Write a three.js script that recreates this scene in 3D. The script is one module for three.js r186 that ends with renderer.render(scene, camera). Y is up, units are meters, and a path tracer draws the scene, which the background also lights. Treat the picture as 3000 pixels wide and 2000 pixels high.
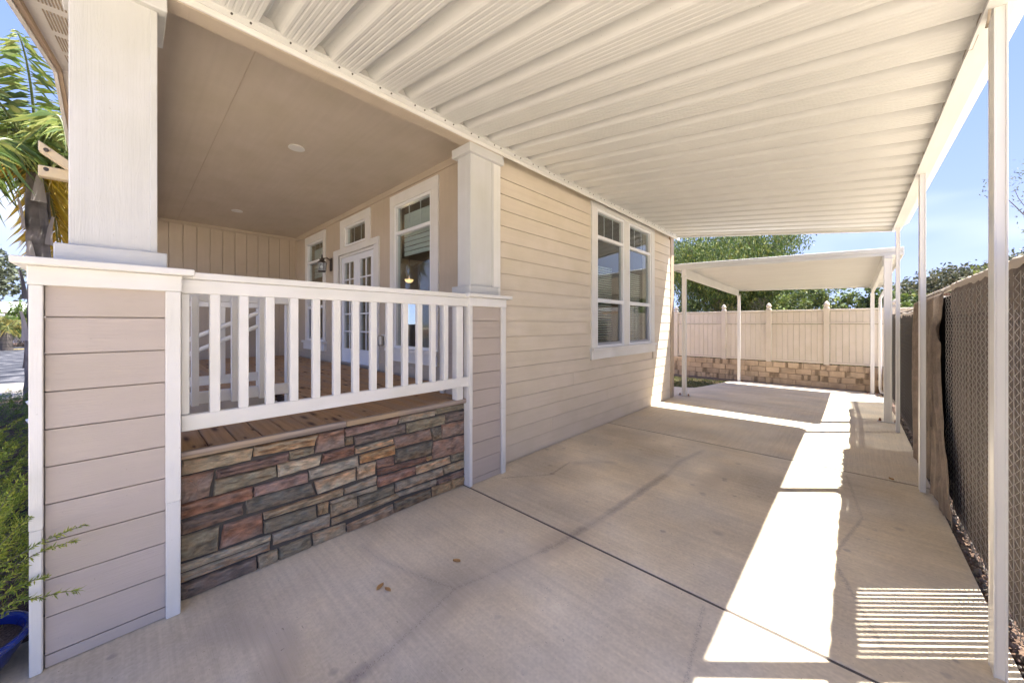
import * as THREE from 'three';
import { mergeGeometries } from 'three/addons/utils/BufferGeometryUtils.js';

// ---------------------------------------------------------------- camera, sky, sun, exposure
const scene = new THREE.Scene();
const camera = new THREE.PerspectiveCamera(2 * Math.atan(1000 / 1060) * 180 / Math.PI, 1.5, 0.05, 500);
camera.setViewOffset(3000, 2000, 0, 50, 3000, 2000);
camera.position.set(0, 1.5, 0);
camera.lookAt(-0.6862, 1.5, -0.7274);

const SUN = new THREE.Vector3(0.36, 1, -0.33).normalize();
const sun = new THREE.DirectionalLight(new THREE.Color().setRGB(1, 0.965, 0.91), 2.7);
sun.position.copy(SUN).multiplyScalar(40);
sun.castShadow = true;
sun.shadow.mapSize.set(4096, 4096);
Object.assign(sun.shadow.camera, { left: -25, right: 25, top: 25, bottom: -25, near: 1, far: 100 });
scene.add(sun, sun.target);

const EXPOSURE = 6.9, SKY = 0.305;
const renderer = new THREE.WebGLRenderer({ antialias: true });
renderer.setSize(1024, 682);
renderer.toneMapping = THREE.LinearToneMapping;
renderer.toneMappingExposure = EXPOSURE;
renderer.shadowMap.enabled = true;
renderer.shadowMap.type = THREE.PCFSoftShadowMap;

// ---------------------------------------------------------------- random numbers and noise
function rng(seed) {
  let s = seed >>> 0 || 1;
  return () => { s = (s + 0x6d2b79f5) | 0; let t = Math.imul(s ^ (s >>> 15), 1 | s); t = (t + Math.imul(t ^ (t >>> 7), 61 | t)) ^ t; return ((t ^ (t >>> 14)) >>> 0) / 4294967296; };
}
const lerp = (a, b, t) => a + (b - a) * t, clamp = (x, a = 0, b = 1) => Math.max(a, Math.min(b, x));
const smooth = (a, b, x) => { const t = clamp((x - a) / (b - a)); return t * t * (3 - 2 * t); };
function field(w, h, nx, ny, seed) {                                   // one octave of tiling value noise
  const r = rng(seed), g = new Float32Array(nx * ny), o = new Float32Array(w * h);
  for (let i = 0; i < g.length; i++) g[i] = r();
  const ix = [], tx = [];
  for (let x = 0; x < w; x++) { const p = x / w * nx, i = Math.floor(p), t = p - i; ix.push(i % nx); tx.push(t * t * (3 - 2 * t)); }
  for (let y = 0; y < h; y++) {
    const p = y / h * ny, j = Math.floor(p), t = p - j, ty = t * t * (3 - 2 * t), r0 = (j % ny) * nx, r1 = ((j + 1) % ny) * nx;
    for (let x = 0; x < w; x++) {
      const a = ix[x], b = (a + 1) % nx, t2 = tx[x];
      o[y * w + x] = lerp(lerp(g[r0 + a], g[r0 + b], t2), lerp(g[r1 + a], g[r1 + b], t2), ty);
    }
  }
  return o;
}
function fbm(w, h, nx, ny, oct, seed, gain = 0.5) {
  const o = new Float32Array(w * h); let a = 1, sum = 0;
  for (let k = 0; k < oct; k++) {
    const mx = nx << k, my = ny << k; if (mx > w || my > h) break;
    const f = field(w, h, mx, my, seed + 17 * k);
    for (let i = 0; i < o.length; i++) o[i] += a * f[i];
    sum += a; a *= gain;
  }
  for (let i = 0; i < o.length; i++) o[i] /= sum;
  return o;
}
function texture(w, h, fn, repeat = [1, 1], srgb = true) {             // fn(x, y, i) gives 0..255 per channel
  const d = new Uint8Array(w * h * 4);
  for (let y = 0, i = 0; y < h; y++) for (let x = 0; x < w; x++, i++) {
    const c = fn(x, y, i);
    if (typeof c === 'number') { d[4 * i] = d[4 * i + 1] = d[4 * i + 2] = clamp(c, 0, 255); } else { d[4 * i] = clamp(c[0], 0, 255); d[4 * i + 1] = clamp(c[1], 0, 255); d[4 * i + 2] = clamp(c[2], 0, 255); }
    d[4 * i + 3] = 255;
  }
  const t = new THREE.DataTexture(d, w, h, THREE.RGBAFormat);
  t.wrapS = t.wrapT = THREE.RepeatWrapping; t.magFilter = THREE.LinearFilter; t.minFilter = THREE.LinearMipmapLinearFilter; t.generateMipmaps = true;
  t.repeat.set(...repeat); if (srgb) t.colorSpace = THREE.SRGBColorSpace; t.needsUpdate = true;
  return t;
}

// ---------------------------------------------------------------- sky: clear blue, paler to the horizon, thin wisps of cloud
{
  const w = 1024, h = 512, d = new Float32Array(w * h * 4), n = fbm(w, h, 8, 16, 6, 5), n2 = fbm(w, h, 5, 8, 4, 9), v = new THREE.Vector3();
  for (let y = 0, i = 0; y < h; y++) {
    const el = ((y + 0.5) / h - 0.5) * Math.PI;
    for (let x = 0; x < w; x++, i++) {
      const az = ((x + 0.5) / w - 0.5) * 2 * Math.PI;
      v.set(Math.cos(el) * Math.cos(az), Math.sin(el), Math.cos(el) * Math.sin(az));
      const e = Math.max(0, Math.sin(el)), t = Math.pow(e, 0.55);
      let r = lerp(0.45, 0.06, t), g = lerp(0.535, 0.16, t), b = lerp(0.74, 0.60, t);
      const c = clamp((n[i] * 0.75 + n2[i] * 0.4 - 0.62) * 4.5) * smooth(0.02, 0.2, e) * 0.75;
      r = lerp(r, 0.82, c); g = lerp(g, 0.85, c); b = lerp(b, 0.93, c);
      const m = Math.max(0, v.dot(SUN)), halo = 0.35 * Math.pow(m, 10) + 1.6 * Math.pow(m, 90);
      r += halo * 1.0; g += halo * 0.95; b += halo * 0.85;
      if (el < 0) { r = 0.42; g = 0.40; b = 0.36; }
      d[4 * i] = r * SKY; d[4 * i + 1] = g * SKY; d[4 * i + 2] = b * SKY; d[4 * i + 3] = 1;
    }
  }
  const t = new THREE.DataTexture(d, w, h, THREE.RGBAFormat, THREE.FloatType);
  t.mapping = THREE.EquirectangularReflectionMapping; t.magFilter = t.minFilter = THREE.LinearFilter; t.wrapS = THREE.RepeatWrapping; t.needsUpdate = true;
  scene.background = t; scene.environment = t;
}

// ---------------------------------------------------------------- geometry helpers. World: x to the right of the lens, y up, f forward along the house wall (z = -f)
const V = (x, y, f) => new THREE.Vector3(x, y, -f);
function geo(tris, grain = 'x', offset = 0) {                           // flat triangles; uv in metres, u along the grain
  const n = tris.length, p = new Float32Array(n * 3), q = new Float32Array(n * 3), uv = new Float32Array(n * 2), e1 = new THREE.Vector3(), e2 = new THREE.Vector3(), N = new THREE.Vector3();
  for (let i = 0; i < n; i += 3) {
    const [a, b, c] = [tris[i], tris[i + 1], tris[i + 2]];
    N.crossVectors(e1.subVectors(b, a), e2.subVectors(c, a)).normalize();
    const ax = Math.abs(N.x), ay = Math.abs(N.y), az = Math.abs(N.z), m = ax >= ay && ax >= az ? 'x' : ay >= az ? 'y' : 'z';
    let [s, t] = m === 'x' ? ['z', 'y'] : m === 'y' ? ['x', 'z'] : ['x', 'y'];
    if (t === grain) [s, t] = [t, s];
    [a, b, c].forEach((o, k) => {
      p.set([o.x, o.y, o.z], 3 * (i + k)); q.set([N.x, N.y, N.z], 3 * (i + k)); uv.set([o[s] + offset, o[t] + offset * 1.7], 2 * (i + k));
    });
  }
  const g = new THREE.BufferGeometry();
  g.setAttribute('position', new THREE.BufferAttribute(p, 3)); g.setAttribute('normal', new THREE.BufferAttribute(q, 3)); g.setAttribute('uv', new THREE.BufferAttribute(uv, 2));
  return g;
}
let boxSeed = 1;
function boxTris(x0, x1, y0, y1, f0, f1, c = 0.002) {                  // a box with chamfered edges
  const lo = [Math.min(x0, x1), Math.min(y0, y1), -Math.max(f0, f1)], hi = [Math.max(x0, x1), Math.max(y0, y1), -Math.min(f0, f1)];
  c = Math.min(c, ...hi.map((v, k) => (v - lo[k]) * 0.3));
  const P = (sx, sy, sz, ax) => { const s = [sx, sy, sz]; const r = s.map((v, k) => (v > 0 ? hi[k] - (k === ax ? 0 : c) : lo[k] + (k === ax ? 0 : c))); return new THREE.Vector3(...r); };
  const T = [], mid = new THREE.Vector3((lo[0] + hi[0]) / 2, (lo[1] + hi[1]) / 2, (lo[2] + hi[2]) / 2), n = new THREE.Vector3(), e = new THREE.Vector3();
  const tri = (a, b, d) => { n.crossVectors(new THREE.Vector3().subVectors(b, a), e.subVectors(d, a)); if (n.dot(new THREE.Vector3().subVectors(a, mid)) < 0) T.push(a, d, b); else T.push(a, b, d); };
  const quad = (a, b, d, g) => { tri(a, b, d); tri(a, d, g); };
  for (let ax = 0; ax < 3; ax++) for (const s of [-1, 1]) {
    const o = [0, 1, 2].filter((k) => k !== ax), v = (p, q) => { const r = [0, 0, 0]; r[ax] = s; r[o[0]] = p; r[o[1]] = q; return P(...r, ax); };
    quad(v(-1, -1), v(1, -1), v(1, 1), v(-1, 1));
  }
  for (let k = 0; k < 3; k++) { const [a, b] = [0, 1, 2].filter((j) => j !== k); for (const p of [-1, 1]) for (const q of [-1, 1]) {
    const v = (w, ax) => { const r = [0, 0, 0]; r[k] = w; r[a] = p; r[b] = q; return P(...r, ax); };
    quad(v(-1, a), v(1, a), v(1, b), v(-1, b));
  } }
  for (const p of [-1, 1]) for (const q of [-1, 1]) for (const r of [-1, 1]) tri(P(p, q, r, 0), P(p, q, r, 1), P(p, q, r, 2));
  return T;
}
const longest = (a, b, c) => (a >= b && a >= c ? 'x' : b >= c ? 'y' : 'z');
function box(x0, x1, y0, y1, f0, f1, c = 0.002, grain) {
  return geo(boxTris(x0, x1, y0, y1, f0, f1, c), grain ?? longest(Math.abs(x1 - x0), Math.abs(y1 - y0), Math.abs(f1 - f0)), (boxSeed = (boxSeed * 1.37 + 0.71) % 7));
}
function bend(g, fn) { const p = g.attributes.position, v = new THREE.Vector3(); for (let i = 0; i < p.count; i++) { v.fromBufferAttribute(p, i); fn(v); p.setXYZ(i, v.x, v.y, v.z); } g.computeVertexNormals(); return g; }
function prism(poly, axis, a0, a1, grain) {                             // poly: [p, q] pairs; axis f: (x, y); axis y: (x, f); axis x: (f, y)
  const at = axis === 'f' ? ([p, q], a) => V(p, q, a) : axis === 'y' ? ([p, q], a) => V(p, a, q) : ([p, q], a) => V(a, q, p);
  const pts = poly.map(([p, q]) => new THREE.Vector2(p, q)), faces = THREE.ShapeUtils.triangulateShape(pts, []), sign = THREE.ShapeUtils.isClockWise(pts) ? -1 : 1, T = [];
  const O = at([0, 0], 0), along = at([0, 0], 1).sub(O).multiplyScalar(Math.sign(a1 - a0)), e1 = new THREE.Vector3(), e2 = new THREE.Vector3();
  const put = (a, b, c, out) => { e1.subVectors(b, a).cross(e2.subVectors(c, a)); if (e1.dot(out) < 0) T.push(a, c, b); else T.push(a, b, c); };
  for (let i = 0; i < poly.length; i++) {
    const j = (i + 1) % poly.length, A = at(poly[i], a0), B = at(poly[j], a0), C = at(poly[j], a1), D = at(poly[i], a1);
    const out = at([sign * (poly[j][1] - poly[i][1]), -sign * (poly[j][0] - poly[i][0])], 0).sub(O); put(A, B, C, out); put(A, C, D, out);
  }
  const back = along.clone().negate();
  for (const [i, j, k] of faces) { put(at(poly[i], a0), at(poly[j], a0), at(poly[k], a0), back); put(at(poly[i], a1), at(poly[j], a1), at(poly[k], a1), along); }
  return geo(T, grain ?? (axis === 'y' ? 'y' : axis === 'f' ? 'z' : 'x'));
}
function tube(points, radii, seg = 8, closed = true) {
  const n = points.length, pos = [], idx = [], uv = [], up = new THREE.Vector3(0.31, 0.11, 0.94), t = new THREE.Vector3(), a = new THREE.Vector3(), b = new THREE.Vector3();
  let L = 0;
  for (let i = 0; i < n; i++) {
    t.subVectors(points[Math.min(n - 1, i + 1)], points[Math.max(0, i - 1)]).normalize();
    a.crossVectors(t, Math.abs(t.dot(up)) > 0.95 ? new THREE.Vector3(1, 0, 0) : up).normalize(); b.crossVectors(t, a);
    if (i) L += points[i].distanceTo(points[i - 1]);
    const r = Array.isArray(radii) ? radii[i] : radii;
    for (let k = 0; k <= seg; k++) { const w = k / seg * Math.PI * 2; pos.push(points[i].x + r * (a.x * Math.cos(w) + b.x * Math.sin(w)), points[i].y + r * (a.y * Math.cos(w) + b.y * Math.sin(w)), points[i].z + r * (a.z * Math.cos(w) + b.z * Math.sin(w))); uv.push(L, k / seg * 6.28 * r); }
  }
  for (let i = 0; i < n - 1; i++) for (let k = 0; k < seg; k++) { const p = i * (seg + 1) + k, q = p + seg + 1; idx.push(p, q, p + 1, p + 1, q, q + 1); }
  if (closed) for (const e of [0, n - 1]) { const c = pos.length / 3; pos.push(points[e].x, points[e].y, points[e].z); uv.push(0, 0); for (let k = 0; k < seg; k++) { const p = e * (seg + 1) + k; e ? idx.push(p, c, p + 1) : idx.push(p, p + 1, c); } }
  const g = new THREE.BufferGeometry();
  g.setAttribute('position', new THREE.Float32BufferAttribute(pos, 3)); g.setAttribute('uv', new THREE.Float32BufferAttribute(uv, 2)); g.setIndex(idx); g.computeVertexNormals();
  return g;
}
const plain = (g) => { const r = g.index ? g.toNonIndexed() : g; for (const k of Object.keys(r.attributes)) if (!['position', 'normal', 'uv', 'color'].includes(k)) r.deleteAttribute(k); return r; };
const join = (list) => mergeGeometries(list.map(plain));
function sheet(nu, nv, fn, uvf) {                                       // a curved sheet: fn(u, v) gives a point
  const pos = [], uv = [], idx = [];
  for (let j = 0; j <= nv; j++) for (let i = 0; i <= nu; i++) { const p = fn(i / nu, j / nv); pos.push(p.x, p.y, p.z); const q = uvf ? uvf(i / nu, j / nv, p) : [i / nu, j / nv]; uv.push(q[0], q[1]); }
  for (let j = 0; j < nv; j++) for (let i = 0; i < nu; i++) { const a = j * (nu + 1) + i, b = a + nu + 1; idx.push(a, a + 1, b, a + 1, b + 1, b); }
  const g = new THREE.BufferGeometry(); g.setAttribute('position', new THREE.Float32BufferAttribute(pos, 3)); g.setAttribute('uv', new THREE.Float32BufferAttribute(uv, 2)); g.setIndex(idx); g.computeVertexNormals();
  return g;
}

// ---------------------------------------------------------------- names, things, parts
const taken = new Map();
function numbered(name) { const n = taken.get(name) ?? 0; taken.set(name, n + 1); return n ? name + '_' + String(n).padStart(3, '0') : name; }
function thing(name, label, category, x = 0, y = 0, f = 0, group) {
  const o = new THREE.Group(); o.name = numbered(name); o.position.copy(V(x, y, f)); o.userData = { label, category }; if (group) o.userData.group = group; scene.add(o); return o;
}
function mesh(name, g, m) { const o = new THREE.Mesh(g, m); o.name = name; o.castShadow = o.receiveShadow = true; return o; }
function part(parent, name, g, m, extra) {                             // geometry in world metres under a thing, or under a part of one
  const o = mesh(name, g, m); if (parent.isGroup && parent.parent === scene) o.position.copy(parent.position).negate(); parent.add(o); if (extra) Object.assign(o.userData, extra); return o;
}
function solo(name, g, m, data) { const o = mesh(numbered(name), g, m); o.userData = data; scene.add(o); return o; }
const structure = (name, g, m) => solo(name, g, m, { kind: 'structure' });

// ---------------------------------------------------------------- textures and materials
const lin = (r, g, b) => new THREE.Color().setRGB(r, g, b);
const M = {};
{
  // embossed wood grain for boards and siding (bump), u along the grain: 2 m x 0.5 m
  const w = 1024, h = 512, n = fbm(w, h, 3, 20, 4, 21), s = fbm(w, h, 6, 128, 2, 22), c = fbm(w, h, 4, 6, 3, 23), k = field(w, h, 256, 256, 24);
  const grain = texture(w, h, (x, y, i) => 128 + 90 * (Math.abs(((c[i] * 9 + n[i] * 5) % 1) - 0.5) * 2 - 0.5) * 0.6 + 110 * (s[i] - 0.5) + 22 * (k[i] - 0.5), [0.5, 2], false);
  // painted surface: faint scuffs, streaks and dirt specks
  const d1 = fbm(512, 512, 5, 5, 5, 31), d2 = field(512, 512, 240, 240, 32), d3 = fbm(512, 512, 3, 40, 3, 33);
  const scuff = texture(512, 512, (x, y, i) => { const v = 246 + 16 * (d1[i] - 0.5) + 8 * (d3[i] - 0.5), sp = d2[i] > 0.985 ? 30 * (d1[i] > 0.5 ? 1 : 0.2) : 0; return [v - sp, v - 2 - sp, v - 5 - 1.2 * sp + 10 * (d1[i] - 0.5)]; }, [0.8, 0.8]);
  const paint = (r, g, b, rough = 0.55, bump = 0.0012, map = scuff) => new THREE.MeshStandardMaterial({ color: lin(r, g, b), roughness: rough, map, bumpMap: grain, bumpScale: bump });
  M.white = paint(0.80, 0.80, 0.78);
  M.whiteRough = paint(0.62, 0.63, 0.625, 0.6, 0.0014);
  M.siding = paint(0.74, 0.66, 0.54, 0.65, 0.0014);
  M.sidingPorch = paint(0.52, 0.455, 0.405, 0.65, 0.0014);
  M.trimTan = paint(0.47, 0.37, 0.27, 0.65);
  M.vinyl = new THREE.MeshStandardMaterial({ color: lin(0.82, 0.83, 0.84), roughness: 0.35 });
  M.doorWhite = new THREE.MeshStandardMaterial({ color: lin(0.78, 0.80, 0.84), roughness: 0.4 });
  // textured panel: rough sawn, lines upright
  const pr = fbm(512, 512, 90, 6, 3, 41), pk = field(512, 512, 200, 200, 42);
  const ribs = texture(512, 512, (x, y, i) => 128 + 150 * (pr[i] - 0.5) + 40 * (pk[i] - 0.5), [1.2, 1.2], false);
  const panel = (r, g, b) => new THREE.MeshStandardMaterial({ color: lin(r, g, b), roughness: 0.75, map: scuff, bumpMap: ribs, bumpScale: 0.003 });
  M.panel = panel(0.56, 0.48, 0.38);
  M.ceiling = new THREE.MeshStandardMaterial({ color: lin(0.64, 0.57, 0.475), roughness: 0.8, map: scuff, bumpMap: texture(512, 512, (x, y, i) => 128 + 120 * (pk[i] - 0.5), [1.5, 1.5], false), bumpScale: 0.0015 });
  // enamelled aluminium of the canopy with faint dirt
  const a1 = fbm(512, 512, 4, 6, 5, 51), a2 = field(512, 512, 200, 200, 52), a3 = fbm(512, 512, 2, 60, 3, 53);
  const grime = texture(512, 512, (x, y, i) => { const v = 244 + 16 * (a1[i] - 0.5) + 4 * (a3[i] - 0.5) - (a2[i] > 0.992 ? 55 : 0); return [v, v - 2, v - 6]; }, [0.7, 0.7]);
  M.alu = new THREE.MeshPhysicalMaterial({ color: lin(0.70, 0.71, 0.705), roughness: 0.38, map: grime, clearcoat: 0.15, clearcoatRoughness: 0.4 });
  M.aluDirty = new THREE.MeshStandardMaterial({ color: lin(0.34, 0.28, 0.21), roughness: 0.7 });
  M.aluPost = new THREE.MeshPhysicalMaterial({ color: lin(0.80, 0.79, 0.77), roughness: 0.3, map: grime, clearcoat: 0.3, clearcoatRoughness: 0.3 });
  M.closure = new THREE.MeshStandardMaterial({ color: lin(0.30, 0.30, 0.29), roughness: 0.6, metalness: 0.3 });
  M.screw = new THREE.MeshStandardMaterial({ color: lin(0.08, 0.07, 0.06), roughness: 0.5, metalness: 0.4 });
  M.steel = new THREE.MeshStandardMaterial({ color: lin(0.5, 0.48, 0.45), roughness: 0.4, metalness: 0.8 });
  M.rust = new THREE.MeshStandardMaterial({ color: lin(0.28, 0.13, 0.07), roughness: 0.8 });
  M.pvc = new THREE.MeshStandardMaterial({ color: lin(0.78, 0.77, 0.74), roughness: 0.4 });
  // deck timber: brown, streaked, with knots and grey weathering
  const w1 = fbm(1024, 512, 2, 40, 4, 61), w2 = fbm(1024, 512, 5, 6, 4, 62), w3 = field(1024, 512, 200, 256, 63), knots = []; const kr = rng(64);
  for (let q = 0; q < 26; q++) knots.push([kr() * 1024, kr() * 512, 5 + kr() * 9]);
  const kn = new Float32Array(1024 * 512);
  for (const [kx, ky, r] of knots) for (let y = -40; y <= 40; y++) for (let x = -90; x <= 90; x++) { const e = Math.hypot(x / 2.2, y) / r, i = ((Math.round(ky + y) + 512) % 512) * 1024 + ((Math.round(kx + x) + 1024) % 1024); kn[i] = Math.max(kn[i], Math.exp(-e * e)); }
  const wood = texture(1024, 512, (x, y, i) => {
    const s2 = clamp(0.5 + (w1[i] - 0.5) * 1.1), g2 = smooth(0.42, 0.68, w2[i]), k2 = kn[i], j = (w3[i] - 0.5) * 12;
    return [lerp(lerp(158, 190, s2), 160, g2 * 0.6) - 95 * k2 + j, lerp(lerp(122, 152, s2), 136, g2 * 0.6) - 85 * k2 + j, lerp(lerp(82, 110, s2), 112, g2 * 0.6) - 62 * k2 + j];
  }, [0.45, 1.6]);
  M.deck = new THREE.MeshStandardMaterial({ color: lin(1, 1, 1), roughness: 0.8, map: wood, bumpMap: grain, bumpScale: 0.002 });
  const greyw = texture(1024, 256, (x, y, i) => { const s2 = clamp(0.5 + (w1[i] - 0.5) * 2.6), g2 = smooth(0.4, 0.62, w2[i]); return [lerp(lerp(116, 176, s2), 190, g2 * 0.6), lerp(lerp(104, 164, s2), 166, g2 * 0.6), lerp(lerp(96, 152, s2), 128, g2 * 0.6)]; }, [0.5, 2]);
  M.deckEdge = new THREE.MeshStandardMaterial({ color: lin(0.9, 0.86, 0.84), roughness: 0.85, map: greyw, bumpMap: grain, bumpScale: 0.002 });
  // stone: strata, blotches and speckle, tinted per stone
  const s1 = fbm(512, 512, 4, 10, 6, 71), s2 = fbm(512, 512, 3, 3, 4, 72), s3 = field(512, 512, 220, 220, 73);
  const stone = texture(512, 512, (x, y, i) => { const v = 205 + 170 * (s1[i] - 0.5) + 26 * (s3[i] - 0.5), t = (s2[i] - 0.5); return [v + 60 * t, v + 5 * t, v - 40 * t]; }, [4.5, 4.5]);
  const stoneBump = texture(512, 512, (x, y, i) => 128 + 190 * (s1[i] - 0.5) + 60 * (s3[i] - 0.5), [4.5, 4.5], false);
  const stones = { tan: [0.40, 0.30, 0.19], cream: [0.47, 0.38, 0.28], gold: [0.42, 0.27, 0.13], mauve: [0.28, 0.185, 0.16], pink: [0.36, 0.22, 0.20], grey: [0.36, 0.305, 0.25], olive: [0.27, 0.225, 0.155], red: [0.23, 0.135, 0.115], plum: [0.21, 0.155, 0.14], slate: [0.18, 0.165, 0.145], brick: [0.30, 0.175, 0.14], moss: [0.21, 0.18, 0.135] };
  M.stone = {}; for (const k2 in stones) M.stone[k2] = new THREE.MeshStandardMaterial({ color: lin(...(([p, q, s]) => { const m = (p + q + s) / 3; return [lerp(p, m, 0.3) * 2.5, lerp(q, m, 0.3) * 2.22, lerp(s, m, 0.3) * 1.82]; })(stones[k2])), roughness: 0.85, map: stone, bumpMap: stoneBump, bumpScale: 0.02 });
  M.mortar = new THREE.MeshStandardMaterial({ color: lin(0.09, 0.08, 0.07), roughness: 1 });
  // concrete: pores, broom lines, blotches
  const c1 = fbm(1024, 1024, 5, 5, 6, 81), c2 = field(1024, 1024, 330, 330, 82), c3 = fbm(1024, 1024, 300, 8, 2, 83), c4 = fbm(1024, 1024, 9, 9, 4, 84);
  const cc = (i, x) => { const v = 222 + 42 * (c1[i] - 0.5) + 20 * (c2[i] - 0.5) + 16 * (c3[i] - 0.5) - (c2[i] > 0.975 ? 40 : 0), m = 26 * (c4[i] - 0.5); return [v + 2 + 0.3 * m, v - 5, v - 14 - 0.6 * m]; };
  const cmap = texture(1024, 1024, (x, y, i) => cc(i), [0.4, 0.4]);
  const cbump = texture(1024, 1024, (x, y, i) => 128 + 60 * (c2[i] - 0.5) + 90 * (c3[i] - 0.5), [0.4, 0.4], false);
  M.concrete = new THREE.MeshStandardMaterial({ color: lin(0.85, 0.775, 0.63), roughness: 0.85, map: cmap, bumpMap: cbump, bumpScale: 0.0012 });
  M.concretePale = new THREE.MeshStandardMaterial({ color: lin(0.45, 0.42, 0.38), roughness: 0.9, map: cmap });
  // the driveway under the canopy: 3.4 m x 6.8 m, with its crack, the dark stain along it, drips and scuffs
  const W = 1024, H = 2048, k1 = fbm(W, H, 6, 12, 6, 91), k4 = fbm(W, H, 9, 18, 4, 92), k5 = field(W, H, 340, 680, 93), k6 = fbm(W, H, 8, 500, 2, 94), st = new Float32Array(W * H), line = new Float32Array(W * H);
  const at = (X, F) => [(X + 2.85) / 3.4 * W, (F + 1) / 6.8 * H];
  const stroke = (pts, wide, amount, fine) => {
    const r = rng(pts.length * 97 + 5);
    for (let q = 0; q < pts.length - 1; q++) {
      const [x0, y0] = at(...pts[q]), [x1, y1] = at(...pts[q + 1]), n = Math.ceil(Math.hypot(x1 - x0, y1 - y0));
      for (let s4 = 0; s4 < n; s4++) {
        const x = lerp(x0, x1, s4 / n) + (r() - 0.5) * 5, y = lerp(y0, y1, s4 / n) + (r() - 0.5) * 5, R = wide * (0.6 + 0.8 * r());
        for (let v = -R; v <= R; v++) for (let u = -R; u <= R; u++) { const xx = Math.round(x + u), yy = Math.round(y + v); if (xx < 0 || yy < 0 || xx >= W || yy >= H) continue; const e = Math.hypot(u, v) / R; if (e < 1) { const i = yy * W + xx; st[i] = Math.max(st[i], amount * (1 - e * e)); } }
        if (fine) { const xx = Math.round(x), yy = Math.round(y); if (xx >= 0 && yy >= 0 && xx < W && yy < H) line[yy * W + xx] = 1; }
      }
    }
  };
  stroke([[-1.5, 0.2], [-1.53, 0.55], [-1.558, 0.844], [-1.6, 1.05], [-1.647, 1.268], [-1.6, 1.45], [-1.524, 1.78], [-1.47, 2.0], [-1.455, 2.18], [-1.43, 2.4], [-1.416, 2.56], [-1.39, 3.14], [-1.36, 3.7], [-1.384, 4.13], [-1.3, 4.7]], 10, 0.8, true);
  stroke([[-1.6, 1.0], [-1.647, 1.268], [-1.55, 1.65], [-1.46, 2.15]], 30, 0.4, false);
  stroke([[-2.417, 1.085], [-2.2, 1.1], [-2.09, 1.13], [-1.85, 1.2], [-1.647, 1.268]], 8, 0.6, true);
  stroke([[-2.2, 3.3], [-2.05, 3.5], [-1.9, 3.62]], 14, 0.3, true);
  stroke([[-0.62, 2.55], [-0.56, 2.58]], 14, 0.5, false); stroke([[-0.72, 2.9], [-0.7, 2.91]], 9, 0.5, false); stroke([[-0.78, 5.1], [-0.66, 5.12]], 18, 0.5, false);
  const dr = rng(99); for (let q = 0; q < 90; q++) { const X = -2.7 + dr() * 3.2, F = -0.3 + dr() * 5.6, d5 = dr() * 0.02; stroke([[X, F], [X + d5, F + d5]], 2 + dr() * 6, 0.35 + 0.5 * dr(), false); }
  stroke([[-0.55, 0.3], [-0.62, 0.9], [-0.5, 1.5], [-0.58, 2.1]], 3, 0.5, true); stroke([[-2.5, 2.5], [-2.2, 2.9], [-2.25, 3.3]], 3, 0.45, true); stroke([[0.1, 2.4], [-0.1, 3.1], [0.05, 3.9], [-0.05, 4.9]], 3, 0.4, true); stroke([[-2.3, 0.3], [-2.0, 0.5], [-1.7, 0.42]], 22, 0.35, false); stroke([[-1.0, 3.6], [-0.95, 4.2]], 30, 0.22, false);
  const drive = texture(W, H, (x, y, i) => {
    const v = 220 + 74 * (k1[i] - 0.5) + 15 * (k5[i] - 0.5) + 16 * (k6[i] - 0.5) - (k5[i] > 0.97 ? 52 : 0), m = 30 * (k4[i] - 0.5), s5 = st[i] * (0.5 + 0.9 * smooth(0.38, 0.6, k4[i])) * (0.5 + 1.0 * k5[i]), d = 30 * s5;
    const l = line[i] * -34;
    return [v + 2 + 0.3 * m - 1.1 * d + l, v - 5 - 1.08 * d + l, v - 14 - 0.6 * m - 0.85 * d + l];
  }, [1, 1]);
  M.driveway = new THREE.MeshStandardMaterial({ color: lin(0.85, 0.775, 0.63), roughness: 0.85, map: drive, bumpMap: texture(512, 512, (x, y) => 128 + 60 * (c2[y * 1024 + x] - 0.5) + 90 * (c3[x * 1024 + y] - 0.5), [6, 12], false), bumpScale: 0.0012 });
  // ground, road, fence, blocks
  const e1 = fbm(512, 512, 6, 6, 6, 101), e2 = field(512, 512, 230, 230, 102);
  const earth = (r, g, b, sp) => texture(512, 512, (x, y, i) => { const v = 150 * (e1[i] - 0.5) + sp * (e2[i] - 0.5); return [r + v, g + v * 0.95, b + v * 0.85]; }, [0.5, 0.5]);
  M.dirt = new THREE.MeshStandardMaterial({ map: earth(176, 150, 120, 60), roughness: 1 });
  M.soil = new THREE.MeshStandardMaterial({ map: earth(82, 62, 48, 70), roughness: 1 });
  M.mulch = new THREE.MeshStandardMaterial({ map: earth(96, 74, 60, 110), roughness: 1 });
  M.asphalt = new THREE.MeshStandardMaterial({ map: earth(66, 66, 70, 40), roughness: 0.95 });
  M.ground = new THREE.MeshStandardMaterial({ map: earth(178, 165, 140, 50), roughness: 1 });
  M.lawn = new THREE.MeshStandardMaterial({ map: earth(108, 112, 62, 60), roughness: 1 });
  M.yellow = new THREE.MeshStandardMaterial({ color: lin(0.6, 0.42, 0.12), roughness: 0.9 });
  const f1 = fbm(256, 512, 60, 2, 3, 111), f2 = field(256, 512, 128, 256, 112);
  M.slat = [[0.23, 0.175, 0.135], [0.27, 0.205, 0.155], [0.20, 0.155, 0.12]].map((c) => new THREE.MeshStandardMaterial({ color: lin(...c), roughness: 0.65, map: texture(256, 512, (x, y, i) => 205 + 90 * (f1[i] - 0.5) + 20 * (f2[i] - 0.5), [2, 1]) }));
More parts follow.
